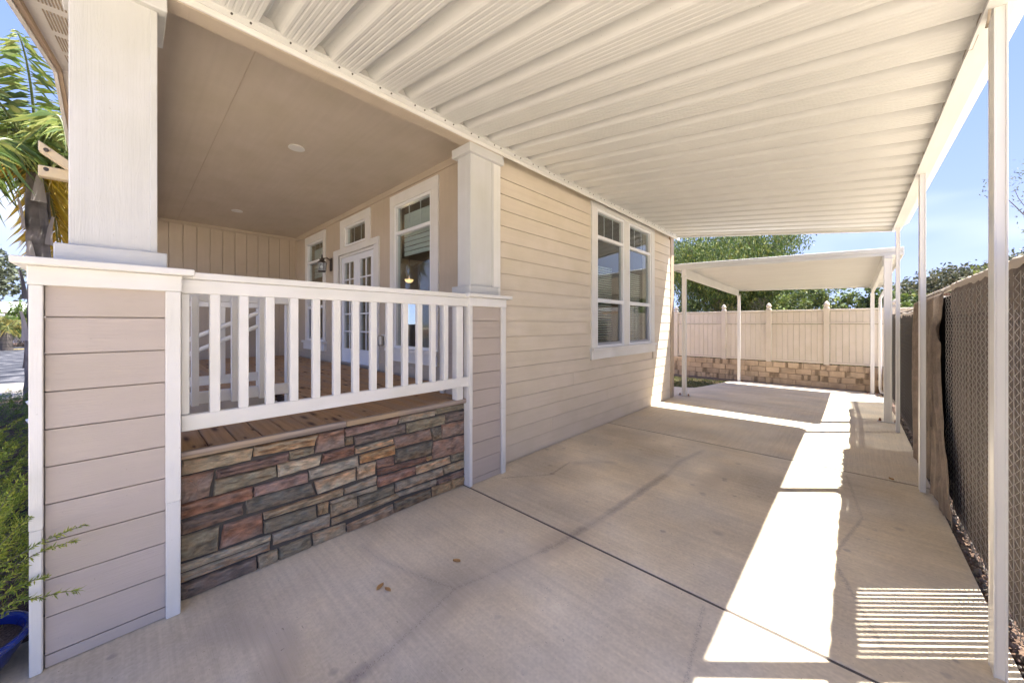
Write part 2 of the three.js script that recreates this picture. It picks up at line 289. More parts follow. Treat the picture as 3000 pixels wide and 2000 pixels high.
  M.cloth = new THREE.MeshPhysicalMaterial({ color: lin(0.33, 0.255, 0.195), roughness: 0.9, sheen: 0.3, sheenRoughness: 0.6, side: THREE.DoubleSide, map: texture(256, 256, (x, y, i) => 215 + 34 * ((x % 4 < 2) === (y % 4 < 2) ? 0.5 : -0.5) + 70 * (f2[i % (256 * 512)] - 0.5) * 0.6 + 60 * (e1[(y * 2) * 512 + x * 2] - 0.5), [3, 3]) });
  M.black = new THREE.MeshStandardMaterial({ color: lin(0.012, 0.011, 0.010), roughness: 0.9, side: THREE.DoubleSide });
  M.wire = new THREE.MeshStandardMaterial({ color: lin(0.42, 0.39, 0.35), roughness: 0.45, metalness: 0.6 });
  M.wireDark = new THREE.MeshStandardMaterial({ color: lin(0.13, 0.115, 0.10), roughness: 0.6, metalness: 0.2 });
  M.rail = new THREE.MeshStandardMaterial({ color: lin(0.52, 0.47, 0.40), roughness: 0.6 });
  M.vinylTan = new THREE.MeshStandardMaterial({ color: lin(0.66, 0.59, 0.49), roughness: 0.55, map: scuff });
  const b1 = fbm(512, 512, 12, 3, 5, 121), b2 = fbm(512, 512, 5, 5, 5, 122);
  M.block = [[0.72, 0.57, 0.41], [0.66, 0.52, 0.37], [0.76, 0.61, 0.44]].map((c) => new THREE.MeshStandardMaterial({ color: lin(...c), roughness: 0.95, map: texture(512, 256, (x, y, i) => { const v = 220 - 70 * smooth(0.5, 0.8, b1[i]) + 70 * (b2[i] - 0.5); return [v, v - 6, v - 14]; }, [1, 1]), bumpMap: stoneBump, bumpScale: 0.006 }));
  M.blockJoint = new THREE.MeshStandardMaterial({ color: lin(0.47, 0.37, 0.26), roughness: 1 });
  M.footing = new THREE.MeshStandardMaterial({ color: lin(0.24, 0.20, 0.17), roughness: 1, map: cmap });
  M.gravel = new THREE.MeshStandardMaterial({ color: lin(0.20, 0.175, 0.15), roughness: 0.95 });
  M.blue = new THREE.MeshPhysicalMaterial({ color: lin(0.006, 0.03, 0.28), roughness: 0.25, clearcoat: 0.8, clearcoatRoughness: 0.12, map: texture(256, 256, (x, y, i) => 215 + 80 * (e1[(y * 2) * 512 + x * 2] - 0.5), [2, 2]) });
  M.bark = new THREE.MeshStandardMaterial({ color: lin(0.30, 0.25, 0.21), roughness: 0.95, map: texture(256, 512, (x, y, i) => 190 + 150 * (f1[i] - 0.5), [1, 2]), bumpMap: stoneBump, bumpScale: 0.02 });
  M.barkPale = new THREE.MeshStandardMaterial({ color: lin(0.42, 0.38, 0.36), roughness: 0.9, map: texture(512, 256, (x, y, i) => 200 + 130 * (b2[i] - 0.5) + 50 * (b1[i] - 0.5), [1, 2]), bumpMap: stoneBump, bumpScale: 0.02 });
  M.roof = new THREE.MeshStandardMaterial({ map: earth(150, 140, 128, 80), roughness: 0.95 });
  M.shedRoof = new THREE.MeshStandardMaterial({ map: earth(120, 92, 74, 80), roughness: 0.95 });
}
const leafMaterial = (through = 0.3, rough = 0.85) => new THREE.MeshPhysicalMaterial({ color: lin(1, 1, 1), vertexColors: true, roughness: rough, transmission: through, thickness: 0, side: THREE.DoubleSide });
M.leaf = leafMaterial(0.3); M.leafGloss = leafMaterial(0.5, 0.7); M.needle = leafMaterial(0.2);
M.glass = new THREE.MeshPhysicalMaterial({ color: lin(0.86, 0.9, 0.9), transmission: 1, roughness: 0.0, thickness: 0, ior: 1.52, side: THREE.DoubleSide });
M.muntin = new THREE.MeshStandardMaterial({ color: lin(0.72, 0.74, 0.75), roughness: 0.4 });
M.sash = new THREE.MeshStandardMaterial({ color: lin(0.33, 0.34, 0.38), roughness: 0.4 });
M.blind = new THREE.MeshStandardMaterial({ color: lin(0.62, 0.66, 0.62), roughness: 0.6 });
M.inside = new THREE.MeshStandardMaterial({ color: lin(0.20, 0.17, 0.145), roughness: 0.9 });
M.insideFloor = new THREE.MeshStandardMaterial({ color: lin(0.08, 0.06, 0.045), roughness: 0.6 });
M.iron = new THREE.MeshStandardMaterial({ color: lin(0.09, 0.075, 0.065), roughness: 0.45, metalness: 0.7 });
M.brass = new THREE.MeshStandardMaterial({ color: lin(0.12, 0.10, 0.09), roughness: 0.35, metalness: 0.8 });
M.clear = new THREE.MeshPhysicalMaterial({ color: lin(0.9, 0.94, 0.96), transmission: 0.85, roughness: 0.25, thickness: 0, side: THREE.DoubleSide });

// ---------------------------------------------------------------- ground, driveway, street
const slope = (f) => (f > 7.9 ? -0.054 * (f - 7.9) : 0);
structure('ground', sheet(4, 4, (u, v) => V(lerp(-170, 170, u), -0.46, lerp(-170, 170, v)), (u, v, p) => [p.x, p.z]), M.ground);
{
  const drive = new THREE.Group(); drive.name = 'driveway'; drive.userData.kind = 'structure'; scene.add(drive);
  const slab = (x0, x1, f0, f1, m, local) => {
    const g = box(x0, x1, -0.12, 0, f0, f1, 0.003);
    const p = g.attributes.position, uv = g.attributes.uv;
    if (local) for (let i = 0; i < p.count; i++) uv.setXY(i, (p.getX(i) + 2.85) / 3.4, (-p.getZ(i) + 1) / 6.8);
    if (f1 > 7.9) bend(g, (v) => { v.y += slope(-v.z); });
    const o = mesh('slab', g, m); drive.add(o); return o;
  };
  slab(-2.85, 0.525, -0.72, 2.146, M.driveway, true);
  slab(-2.85, 0.525, 2.168, 5.016, M.driveway, true);
  slab(-2.85, 0.525, 5.046, 7.95, M.concrete);
  slab(-3.5, 0.525, -3.6, -0.732, M.concrete);
  slab(-3.5, 0.525, -6.5, -3.608, M.concrete); slab(-3.5, 0.525, -9.5, -6.508, M.concrete); slab(0.533, 7, -9.5, -1.5, M.concrete);
  for (const [f, w] of [[2.157, 0.026], [5.031, 0.032]]) { const o = mesh('joint_filler', box(-2.85, 0.52, -0.1, -0.006, f - w / 2, f + w / 2, 0), M.jointDirt ??= new THREE.MeshStandardMaterial({ color: lin(0.13, 0.11, 0.095), roughness: 1 })); drive.add(o); }
  // the rear slabs run down towards the block wall; their near left corner is rounded off round the lawn
  const rear = (poly) => { const g = prism(poly, 'y', -0.12, 0); bend(g, (v) => { v.y += slope(-v.z); }); const o = mesh('slab', g, M.concrete); drive.add(o); };
  rear([[-4.4, 7.958], [0.525, 7.958], [0.525, 8.06], [-4.4, 8.06]]);
  rear([[-4.4, 8.08], [0.525, 8.08], [0.525, 11.4], [-2.84, 11.4], [-2.88, 10.4], [-2.94, 9.9], [-3.08, 9.66], [-3.4, 9.55], [-4.4, 9.5]]);
  rear([[-2.84, 11.425], [0.525, 11.425], [0.525, 13.36], [-2.5, 13.36], [-2.72, 13.0], [-2.8, 12.6]]);
}
structure('earth_bed', sheet(12, 24, (u, v) => V(lerp(-6.5, 0.9, u), slope(lerp(7.7, 14, v)) - 0.055, lerp(7.7, 14, v)), (u, v, p) => [p.x, p.z]), M.dirt);
structure('fence_strip', sheet(2, 12, (u, v) => V(lerp(0.5, 1.3, u), slope(lerp(-1.5, 13.4, v)) - 0.03, lerp(-1.5, 13.4, v)), (u, v, p) => [p.x, p.z]), M.soil);
structure('neighbour_drive', sheet(2, 6, (u, v) => V(lerp(1.28, 40, u), lerp(-0.02, -0.42, v) - 0.02, lerp(-20, 60, v)), (u, v, p) => [p.x, p.z]), M.concrete);
structure('front_yard', sheet(2, 2, (u, v) => V(lerp(-12.2, -2.6, u), -0.03, lerp(-14, 0.5, v)), (u, v, p) => [p.x, p.z]), M.soil);
structure('mulch_bed', sheet(2, 2, (u, v) => V(lerp(-13.2, -10.9, u), -0.02, lerp(-14, 8, v)), (u, v, p) => [p.x, p.z]), M.mulch);
structure('sidewalk', box(-15.3, -12.3, -0.14, 0.03, -30, 14, 0.02), M.concretePale);
structure('street', sheet(2, 2, (u, v) => V(lerp(-44, -15.3, u), -0.1, lerp(-60, 30, v)), (u, v, p) => [p.x, p.z]), M.asphalt);
structure('road_marking', sheet(1, 1, (u, v) => V(lerp(-39.5, -38.6, u), -0.094, lerp(-60, 30, v))), M.yellow);
structure('far_verge', sheet(2, 2, (u, v) => V(lerp(-90, -44, u), -0.05, lerp(-60, 40, v)), (u, v, p) => [p.x, p.z]), M.mulch);

// ---------------------------------------------------------------- the house with its porch
const house = thing('house', 'tan lap sided single storey house with a covered porch and white trim', 'house', -6, 0, 3.7);
const WALL = -2.72, DOORF = 2.62;
const side = (a0, a1, y0, y1, d0, d1, c, g) => box(WALL + d0, WALL + d1, y0, y1, a0, a1, c, g);       // on the long wall: a along f, d outward (+x)
const front = (a0, a1, y0, y1, d0, d1, c, g) => box(a0, a1, y0, y1, DOORF - d1, DOORF - d0, c, g);    // on the porch wall: a along x, d outward (-f)
function holed(w, holes, at) {                                          // a wall of boxes round openings: w and holes are [a0, a1, y0, y1]
  const xs = [...new Set([w[0], w[1], ...holes.flatMap((h) => [h[0], h[1]])])].sort((a, b) => a - b), list = [];
  for (let i = 0; i < xs.length - 1; i++) {
    const m = (xs[i] + xs[i + 1]) / 2, cut = holes.filter((h) => h[0] < m && h[1] > m).sort((a, b) => a[2] - b[2]); let y = w[2];
    for (const h of cut) { if (h[2] > y) list.push(at(xs[i], xs[i + 1], y, h[2])); y = h[3]; }
    if (y < w[3]) list.push(at(xs[i], xs[i + 1], y, w[3]));
  }
  return join(list);
}
// long wall: sheathing with the window opening, then one mesh for each lap board
const SW = { a0: 4.68, a1: 6.585, y0: 1.16, y1: 3.19 };
const longWall = part(house, 'wall', holed([2.62, 7.74, 0, 3.5], [[SW.a0, SW.a1, SW.y0, SW.y1]], (a, b, y, z) => side(a, b, y, z, -0.14, -0.022, 0)), M.siding);
function lap(parent, a0, a1, y0, y1, at, m) {                           // a lap board: proud at its lower edge
  const T = [], p = (a, y, d) => at(a, y, d), lower = 0.003, upper = -0.003, q = (a, b, c, d) => T.push(a, b, c, a, c, d);
  const o = (y) => lerp(lower, upper, (y - y0) / 0.19);
  const A = p(a0, y0, o(y0)), B = p(a1, y0, o(y0)), C = p(a1, y1, o(y1)), D = p(a0, y1, o(y1)), A2 = p(a0, y0 + 0.002, -0.014), B2 = p(a1, y0 + 0.002, -0.014), C2 = p(a1, y1, -0.02), D2 = p(a0, y1, -0.02);
  q(A, B, C, D); q(B2, A2, D2, C2); q(A2, B2, B, A); q(B, B2, C2, C); q(A2, A, D, D2); q(D, C, C2, D2);
  const horizontal = Math.abs(A.x - B.x) > Math.abs(A.z - B.z) ? 'x' : 'z';
  return part(parent, 'siding_board', geo(T, horizontal, (boxSeed = (boxSeed * 1.37 + 0.71) % 7)), m);
}
const onSide = (a, y, d) => V(WALL + d, y, a);
{
  const joints = { 0: [3.1, 5.9], 1: [6.3], 2: [3.6], 3: [5.05], 4: [5.35], 5: [4.1] };
  for (let k = 0; k < 20; k++) {
    const y0 = Math.max(0.004, 0.016 + 0.169 * (k - 1)), y1 = 0.016 + 0.169 * k - 0.0045; if (y0 > 3.26) break;
    const top = Math.min(y1, 3.27);
    const spans = y1 > 1.0 ? [[2.62, 4.53], [6.74, 7.6]] : [2.62, ...(joints[k] ?? []), 7.6].reduce((s, v, i, l) => (i ? [...s, [l[i - 1] + 0.0015, v - 0.0015]] : s), []);
    for (const [a, b] of spans) lap(longWall, a, b, y0, top, onSide, M.siding);
  }
}
part(house, 'corner_board', side(7.6, 7.77, 0, 3.3, -0.10, 0.014), M.trimTan);
part(house, 'wall', box(-9.4, -2.86, -0.1, 3.5, 7.62, 7.74, 0), M.siding);
// far long wall (with a window opening seen through the porch window) and the closing walls of the room
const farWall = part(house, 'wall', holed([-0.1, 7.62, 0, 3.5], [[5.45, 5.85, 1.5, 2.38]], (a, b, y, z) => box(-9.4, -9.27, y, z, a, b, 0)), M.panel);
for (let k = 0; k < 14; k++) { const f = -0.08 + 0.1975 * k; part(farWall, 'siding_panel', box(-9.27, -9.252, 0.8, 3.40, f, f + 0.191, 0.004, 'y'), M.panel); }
part(house, 'ceiling_trim', box(-9.252, -9.23, 3.40, 3.46, -0.1, 2.6), M.panel);
part(house, 'room_floor', box(-9.27, -2.86, 0.72, 0.8, 2.73, 7.62, 0), M.insideFloor);
part(house, 'room_ceiling', box(-9.27, -2.86, 3.36, 3.46, 2.73, 7.62, 0), M.inside);
part(house, 'room_wall', box(-9.27, -2.9, 0.8, 3.36, 7.5, 7.6, 0), M.inside);
// porch wall
const HOLES = { a: [-8.45, -7.535, 1.165, 3.19], t: [-6.50, -5.69, 2.86, 3.20], d: [-6.80, -5.40, 0.80, 2.735], b: [-4.775, -3.855, 1.165, 3.19] };
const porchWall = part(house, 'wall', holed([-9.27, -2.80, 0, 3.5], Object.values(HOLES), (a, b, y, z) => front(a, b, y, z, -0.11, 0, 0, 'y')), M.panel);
part(porchWall, 'crown_board', front(-9.23, -2.86, 3.375, 3.46, 0, 0.02), M.panel);
part(porchWall, 'base_board', front(-9.23, -6.99, 0.81, 0.92, 0, 0.018), M.panel);
part(porchWall, 'base_board', front(-5.235, -2.86, 0.81, 0.92, 0, 0.018), M.panel);
part(porchWall, 'corner_batten', front(-9.24, -9.20, 0.92, 3.375, 0, 0.018), M.panel);

function windowUnit(at, o) {                                            // at: box maker on the wall; o: a0..a1 opening, y0..y1, cased box, splits
  const w = part(house, 'window', join([
    at(o.a0, o.a0 + 0.035, o.y0, o.y1, -0.06, 0.012), at(o.a1 - 0.035, o.a1, o.y0, o.y1, -0.06, 0.012), at(o.a0 + 0.035, o.a1 - 0.035, o.y1 - 0.038, o.y1, -0.06, 0.012), at(o.a0 + 0.035, o.a1 - 0.035, o.y0, o.y0 + 0.035, -0.06, 0.012),
    at(o.a0 + 0.035, o.a1 - 0.035, 2.763, 2.81, -0.06, 0.006), ...(o.hung ? [at(o.a0 + 0.035, o.a1 - 0.035, 1.826, 1.882, -0.06, 0.004)] : []),
  ]), M.vinyl, o.label ? { label: o.label } : undefined);
  const i0 = o.a0 + 0.035, i1 = o.a1 - 0.035;
  const glass = (y0, y1, d = -0.03) => part(w, 'pane', at(i0, i1, y0, y1, d - 0.001, d + 0.001, 0), M.glass);
  glass(2.81, o.y1 - 0.038); glass(o.hung ? 1.882 : o.y0 + 0.035, 2.763); 
  for (const t of [1 / 3, 2 / 3]) { const c = lerp(i0, i1, t); part(w, 'muntin', at(c - 0.006, c + 0.006, 2.81, o.y1 - 0.038, -0.042, -0.034, 0.001), M.muntin); }
  if (o.hung) {
    glass(o.y0 + 0.075, 1.826, -0.035);
    part(w, 'sash', join([at(i0, i0 + 0.012, o.y0 + 0.035, 1.826, -0.05, -0.012), at(i1 - 0.05, i1, o.y0 + 0.035, 1.826, -0.05, -0.012), at(i0 + 0.012, i1 - 0.05, o.y0 + 0.035, o.y0 + 0.07, -0.05, -0.012)]), M.sash);
  }
  return w;
}
// paired windows in the long wall
for (const [a0, a1] of [[4.665, 5.535], [5.705, 6.60]]) {
  const w = windowUnit(side, { a0, a1, y0: 1.16, y1: 3.19, hung: true });
  const sl = []; for (let y = 1.24; y < 2.42; y += 0.037) { const g = side(a0 + 0.05, a1 - 0.16, y, y + 0.002, -0.155, -0.118, 0); bend(g, (v) => { v.y += (v.x - WALL + 0.136) * 0.45; }); sl.push(g); }
  part(w, 'blind', join(sl), M.blind, { kind: 'stuff' });
}
{
  const c = part(house, 'window_casing', side(4.52, 6.748, 3.19, 3.265, -0.01, 0.024), M.white);
  for (const [a, b] of [[4.52, 4.665], [6.60, 6.748]]) part(c, 'side_casing', side(a, b, 1.16, 3.19, -0.01, 0.024), M.white);
  part(c, 'mullion_casing', side(5.535, 5.705, 1.16, 3.19, -0.06, 0.016), M.white);
  part(c, 'sill', side(4.49, 6.775, 1.122, 1.16, -0.04, 0.07), M.white);
  part(c, 'apron', side(4.505, 6.76, 0.996, 1.121, -0.01, 0.034), M.white);
}
// porch windows
for (const [o0, o1, a0, a1, s0, s1] of [[-8.45, -7.535, -8.56, -7.42, -8.60, -7.38], [-4.775, -3.855, -4.885, -3.70, -4.93, -3.66]]) {
  const w = windowUnit(front, { a0: o0, a1: o1, y0: 1.165, y1: 3.19, hung: o0 < -5 });
  const blind = []; for (let k = 0; k < 9; k++) blind.push(front(o0 + 0.05, o1 - 0.06, 2.48 + 0.068 * k - (k > 5 ? 0.01 : 0), 2.48 + 0.068 * k + 0.058, -0.13 - 0.004 * (k % 2), -0.115, 0.004));
  part(w, 'blind', join(blind), M.blind, { kind: 'stuff' });
  const c = part(house, 'window_casing', front(a0, a1, 3.19, 3.335, -0.01, 0.026), M.white);
  part(c, 'side_casing', front(a0, o0, 1.165, 3.19, -0.01, 0.024), M.white); part(c, 'side_casing', front(o1, a1, 1.165, 3.19, -0.01, 0.024), M.white);
  part(c, 'sill', front(s0, s1, 1.122, 1.165, -0.04, 0.085), M.white); part(c, 'apron', front(s0 + 0.02, s1 - 0.02, 0.985, 1.121, -0.01, 0.05), M.white);
}
{ // transom over the doors
  const o = { a0: -6.50, a1: -5.69, y0: 2.86, y1: 3.20 }, w = part(house, 'transom_window', join([front(o.a0, o.a0 + 0.03, o.y0, o.y1, -0.06, 0.012), front(o.a1 - 0.03, o.a1, o.y0, o.y1, -0.06, 0.012), front(o.a0 + 0.03, o.a1 - 0.03, o.y1 - 0.03, o.y1, -0.06, 0.012), front(o.a0 + 0.03, o.a1 - 0.03, o.y0, o.y0 + 0.03, -0.06, 0.012)]), M.vinyl);
  part(w, 'pane', front(o.a0 + 0.03, o.a1 - 0.03, o.y0 + 0.03, o.y1 - 0.03, -0.031, -0.029, 0), M.glass);
  for (const t of [1 / 3, 2 / 3]) { const c = lerp(o.a0, o.a1, t); part(w, 'muntin', front(c - 0.006, c + 0.006, o.y0 + 0.03, o.y1 - 0.03, -0.042, -0.034, 0.001), M.muntin); }
  const c = part(house, 'window_casing', front(-6.69, -5.525, 3.20, 3.34, -0.01, 0.026), M.white);
  part(c, 'side_casing', front(-6.69, -6.50, 2.842, 3.20, -0.01, 0.024), M.white); part(c, 'side_casing', front(-5.69, -5.525, 2.842, 3.20, -0.01, 0.024), M.white);
}
{ // french doors
  const c = part(house, 'door_casing', front(-6.99, -5.235, 2.735, 2.841, -0.01, 0.028), M.white);
  part(c, 'side_casing', front(-6.99, -6.80, 0.80, 2.735, -0.01, 0.024), M.white); part(c, 'side_casing', front(-5.40, -5.235, 0.80, 2.735, -0.01, 0.024), M.white);
  part(c, 'jamb', join([front(-6.80, -6.74, 0.80, 2.735, -0.11, -0.01), front(-5.46, -5.40, 0.80, 2.735, -0.11, -0.01), front(-6.74, -5.46, 2.69, 2.735, -0.11, -0.01)]), M.white);
  part(c, 'threshold', front(-6.80, -5.40, 0.80, 0.835, -0.11, 0.03), M.steel);
  for (const [a, b, inner] of [[-6.738, -6.104, 1], [-6.098, -5.462, -1]]) {
    const g0 = a + 0.115, g1 = b - 0.115, L = [front(a, g0, 0.838, 2.688, -0.075, -0.03), front(g1, b, 0.838, 2.688, -0.075, -0.03), front(g0, g1, 0.838, 1.075, -0.075, -0.03), front(g0, g1, 2.59, 2.688, -0.075, -0.03)];
    const rim = [front(g0 - 0.03, g0 + 0.002, 1.05, 2.615, -0.03, -0.022, 0.003), front(g1 - 0.002, g1 + 0.03, 1.05, 2.615, -0.03, -0.022, 0.003), front(g0, g1, 1.05, 1.08, -0.03, -0.022, 0.003), front(g0, g1, 2.585, 2.615, -0.03, -0.022, 0.003)];
    const d = part(house, 'door', join([...L, ...rim]), M.doorWhite);
    part(d, 'pane', front(g0, g1, 1.075, 2.59, -0.053, -0.051, 0), M.glass);
    const m = (g0 + g1) / 2; part(d, 'muntin', front(m - 0.012, m + 0.012, 1.08, 2.588, -0.05, -0.03, 0.003), M.doorWhite);
    for (let k = 1; k < 5; k++) { const y = lerp(1.075, 2.59, k / 5); part(d, 'muntin', front(g0, g1, y - 0.012, y + 0.012, -0.05, -0.031, 0.003), M.doorWhite); }
    if (inner < 0) for (const y of [1.79, 1.655]) {
      const x = a + 0.055, k = new THREE.SphereGeometry(0.03, 14, 10).translate(x, y, -(DOORF - 0.035)), r = new THREE.CylinderGeometry(0.032, 0.032, 0.01, 16).rotateX(Math.PI / 2).translate(x, y, -(DOORF + 0.026)), s = new THREE.CylinderGeometry(0.012, 0.012, 0.05, 10).rotateX(Math.PI / 2).translate(x, y, -(DOORF - 0.005));
      part(d, 'handle', join([k, r, s]), M.brass);
    }
  }
}
// porch ceiling, edge beams, gable and roof
part(house, 'porch_ceiling', box(-9.25, -2.62, 3.46, 3.52, -0.08, 2.61, 0), M.ceiling);
{
  const seam = []; for (const x of [-5.1, -7.55]) seam.push(box(x - 0.004, x + 0.004, 3.4585, 3.462, -0.08, 2.6, 0)); 
  part(house, 'ceiling_seam', join([box(-9.2, -2.74, 3.457, 3.461, 0.62, 0.627, 0)]), M.panel);
}
part(house, 'ceiling_light', new THREE.CylinderGeometry(0.075, 0.082, 0.014, 28).translate(-4.485, 3.453, -1.275), M.pvc);
part(house, 'ceiling_light', new THREE.CylinderGeometry(0.075, 0.082, 0.014, 28).translate(-7.72, 3.453, -1.279), M.pvc);
const eave = part(house, 'eave_beam', box(-2.73, -2.602, 3.21, 3.46, -0.45, 2.60, 0.003), M.panel);
part(eave, 'fascia', box(-2.60, -2.585, 3.212, 3.56, -0.45, 7.75, 0.003), M.white);
part(house, 'front_beam', box(-9.3, -2.74, 3.21, 3.46, -0.17, 0.09, 0.003), M.panel);
part(house, 'gable_wall', prism([[-9.4, 3.461], [-2.61, 3.461], [-2.61, 3.55], [-6, 4.40], [-9.4, 3.55]], 'f', -0.17, -0.08), M.siding);
{
  const P = 0.262, ridge = 4.50, y = (x) => ridge - P * Math.abs(x + 5.97);
  for (const s of [-1, 1]) {
    const x0 = -5.97, x1 = -5.97 + s * 3.5, r = part(house, 'roof', prism([[x0, y(x0)], [x1, y(x1)], [x1, y(x1) + 0.09], [x0, y(x0) + 0.09]], 'f', -0.50, 8.2), M.roof);
    part(r, 'rake_board', prism([[x0, y(x0) - 0.40], [x1, y(x1) - 0.40], [x1, y(x1) - 0.002], [x0, y(x0) - 0.002]], 'f', -0.505, -0.475), M.trimTan);
    part(r, 'rake_lip', prism([[x0, y(x0) - 0.41], [x1, y(x1) - 0.41], [x1, y(x1) - 0.36], [x0, y(x0) - 0.36]], 'f', -0.535, -0.507), M.white);
    part(r, 'soffit', prism([[x0, y(x0) - 0.36], [x1, y(x1) - 0.36], [x1, y(x1) - 0.34], [x0, y(x0) - 0.34]], 'f', -0.474, -0.172), M.white);
    part(r, 'rake_board', prism([[x0, y(x0) - 0.20], [x1, y(x1) - 0.20], [x1, y(x1) - 0.002], [x0, y(x0) - 0.002]], 'f', 8.17, 8.2), M.trimTan);
    const vents = []; for (let k = 0; k < 5; k++) { const c = x0 + s * (0.55 + 0.62 * k); for (let j = 0; j < 9; j++) { const f = -0.40 + 0.016 * j; for (let q = 0; q < 15; q++) { const xx = c + (q - 7) * 0.032; vents.push(box(xx - 0.008, xx + 0.008, y(xx) - 0.366, y(xx) - 0.361, f, f + 0.007, 0)); } } }
    part(r, 'soffit_vent', join(vents), M.aluDirty, { kind: 'stuff' });
  }
}
// pedestals: siding faces, corner boards, frieze and cap, with the columns on them
const pedestals = [[-2.785, -0.047, 0.29, 0.29], [-2.80, 2.395, 0.29, 0.2]];
for (const [n, [cx, cf]] of pedestals.entries()) {
  const h = 0.233, X0 = cx - h, X1 = n ? -2.575 : -2.55, F0 = cf - h, F1 = cf + h;
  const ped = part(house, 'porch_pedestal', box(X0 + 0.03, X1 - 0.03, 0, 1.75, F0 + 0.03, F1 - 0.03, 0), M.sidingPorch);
  for (let k = 0; k < 11; k++) {
    const y0 = Math.max(0.004, 0.06 + 0.164 * (k - 1)), y1 = Math.min(0.06 + 0.164 * k - 0.006, 1.67);
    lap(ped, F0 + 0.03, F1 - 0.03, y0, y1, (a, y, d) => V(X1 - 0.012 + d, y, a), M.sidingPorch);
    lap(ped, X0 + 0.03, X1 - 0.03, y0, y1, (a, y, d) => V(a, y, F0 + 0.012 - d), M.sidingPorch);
  }
  const cb = (x0, x1, f0, f1, split) => { part(ped, 'corner_board', box(x0, x1, split, 1.668, f0, f1, 0.003), M.white); part(ped, 'corner_board', box(x0, x1, 0.0, split - 0.001, f0 + 0.001, f1 - 0.001, 0.004), M.white); };
  cb(X1 - 0.012, X1 + 0.012, F0 - 0.012, F0 + 0.026, 0.62); cb(X1 - 0.012, X1 + 0.012, F1 - 0.058, F1, n ? 0.66 : 0.59);
  cb(X1 - 0.075, X1 - 0.0125, F0 - 0.012, F0 + 0.01, n ? 0.7 : 0.5); cb(X0, X0 + 0.06, F0 - 0.012, F0 + 0.01, 0.55);
  part(ped, 'frieze', box(X0 - 0.008, X1 + 0.016, 1.669, 1.751, F0 - 0.016, F1 + 0.004, 0.003), M.white);
  part(ped, 'cap', box(X0 - 0.05, X1 + 0.06, 1.752, 1.784, F0 - 0.055, F1 + 0.05, 0.004), M.white);
  const [w, dpt] = n ? [0.147, 0.2] : [0.145, 0.29], cF = n ? 2.373 : cf, xf = -2.64;
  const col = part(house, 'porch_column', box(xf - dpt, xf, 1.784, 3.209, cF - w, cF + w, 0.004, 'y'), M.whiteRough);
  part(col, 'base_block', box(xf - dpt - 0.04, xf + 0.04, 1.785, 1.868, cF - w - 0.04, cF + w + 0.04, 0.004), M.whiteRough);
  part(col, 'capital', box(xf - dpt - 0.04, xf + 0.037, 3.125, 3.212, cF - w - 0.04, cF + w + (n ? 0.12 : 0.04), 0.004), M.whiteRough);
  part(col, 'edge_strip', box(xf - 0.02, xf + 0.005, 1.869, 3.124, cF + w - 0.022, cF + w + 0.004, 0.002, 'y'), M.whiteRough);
  if (n) part(col, 'wall_filler', box(xf - 0.08, xf - 0.004, 1.0, 3.21, cF + w, 2.63, 0.002, 'y'), M.white);
}
// porch deck: one mesh for each plank (cut short beside the stair well), edge board, joist skirt
const STAIR = { x0: -4.38, x1: -3.46, f1: 1.02 };
{
  const deck = part(house, 'porch_deck', join([box(-9.25, STAIR.x0 - 0.04, 0.70, 0.772, -0.25, 2.61, 0), box(STAIR.x1 + 0.04, -2.72, 0.70, 0.772, -0.25, 2.61, 0), box(STAIR.x0, STAIR.x1, 0.70, 0.772, STAIR.f1 + 0.04, 2.61, 0)]), M.soil);
  for (let k = 0; k < 22; k++) {
    const f0 = -0.204 + 0.1295 * k, f1 = f0 + 0.1235; if (f1 > 2.615) break;
    const runs = f0 < STAIR.f1 ? [[-9.25, STAIR.x0], [STAIR.x1, -2.655]] : k % 3 ? [[-9.25, -5.6 - (k % 2) * 0.9 - 0.002], [-5.6 - (k % 2) * 0.9, -2.655]] : [[-9.25, -7.202], [-7.2, -2.655]];
    for (const [a, b] of runs) part(deck, 'deck_board', box(a, b, 0.773, 0.812, f0, f1, 0.004, 'x'), M.deck);
  }
  part(house, 'deck_edge', box(-2.652, -2.612, 0.773, 0.813, 0.19, 1.06, 0.005), M.deckEdge);
  part(house, 'deck_edge', box(-2.652, -2.612, 0.773, 0.812, 1.062, 2.175, 0.005), M.deckEdge);
  // stair: treads and risers down to the yard, panelled sides
  for (let k = 0; k < 3; k++) { const y = 0.6 - 0.2 * k; part(house, 'stair_step', box(STAIR.x0, STAIR.x1, y - 0.19, y, STAIR.f1 - 0.3 * (k + 1), STAIR.f1 - 0.3 * k, 0.006), k ? M.concretePale : M.white); }
  part(house, 'stair_skirt', box(STAIR.x0 - 0.03, STAIR.x0, 0, 0.77, -0.25, STAIR.f1, 0), M.panel); part(house, 'stair_skirt', box(STAIR.x1, STAIR.x1 + 0.03, 0, 0.77, -0.25, STAIR.f1, 0), M.panel);
  part(house, 'deck_skirt', box(-9.25, STAIR.x0 - 0.03, 0, 0.70, -0.23, -0.2, 0), M.panel);
  part(house, 'deck_skirt', box(STAIR.x1 + 0.03, -3.03, 0, 0.70, -0.23, -0.2, 0), M.panel);
}
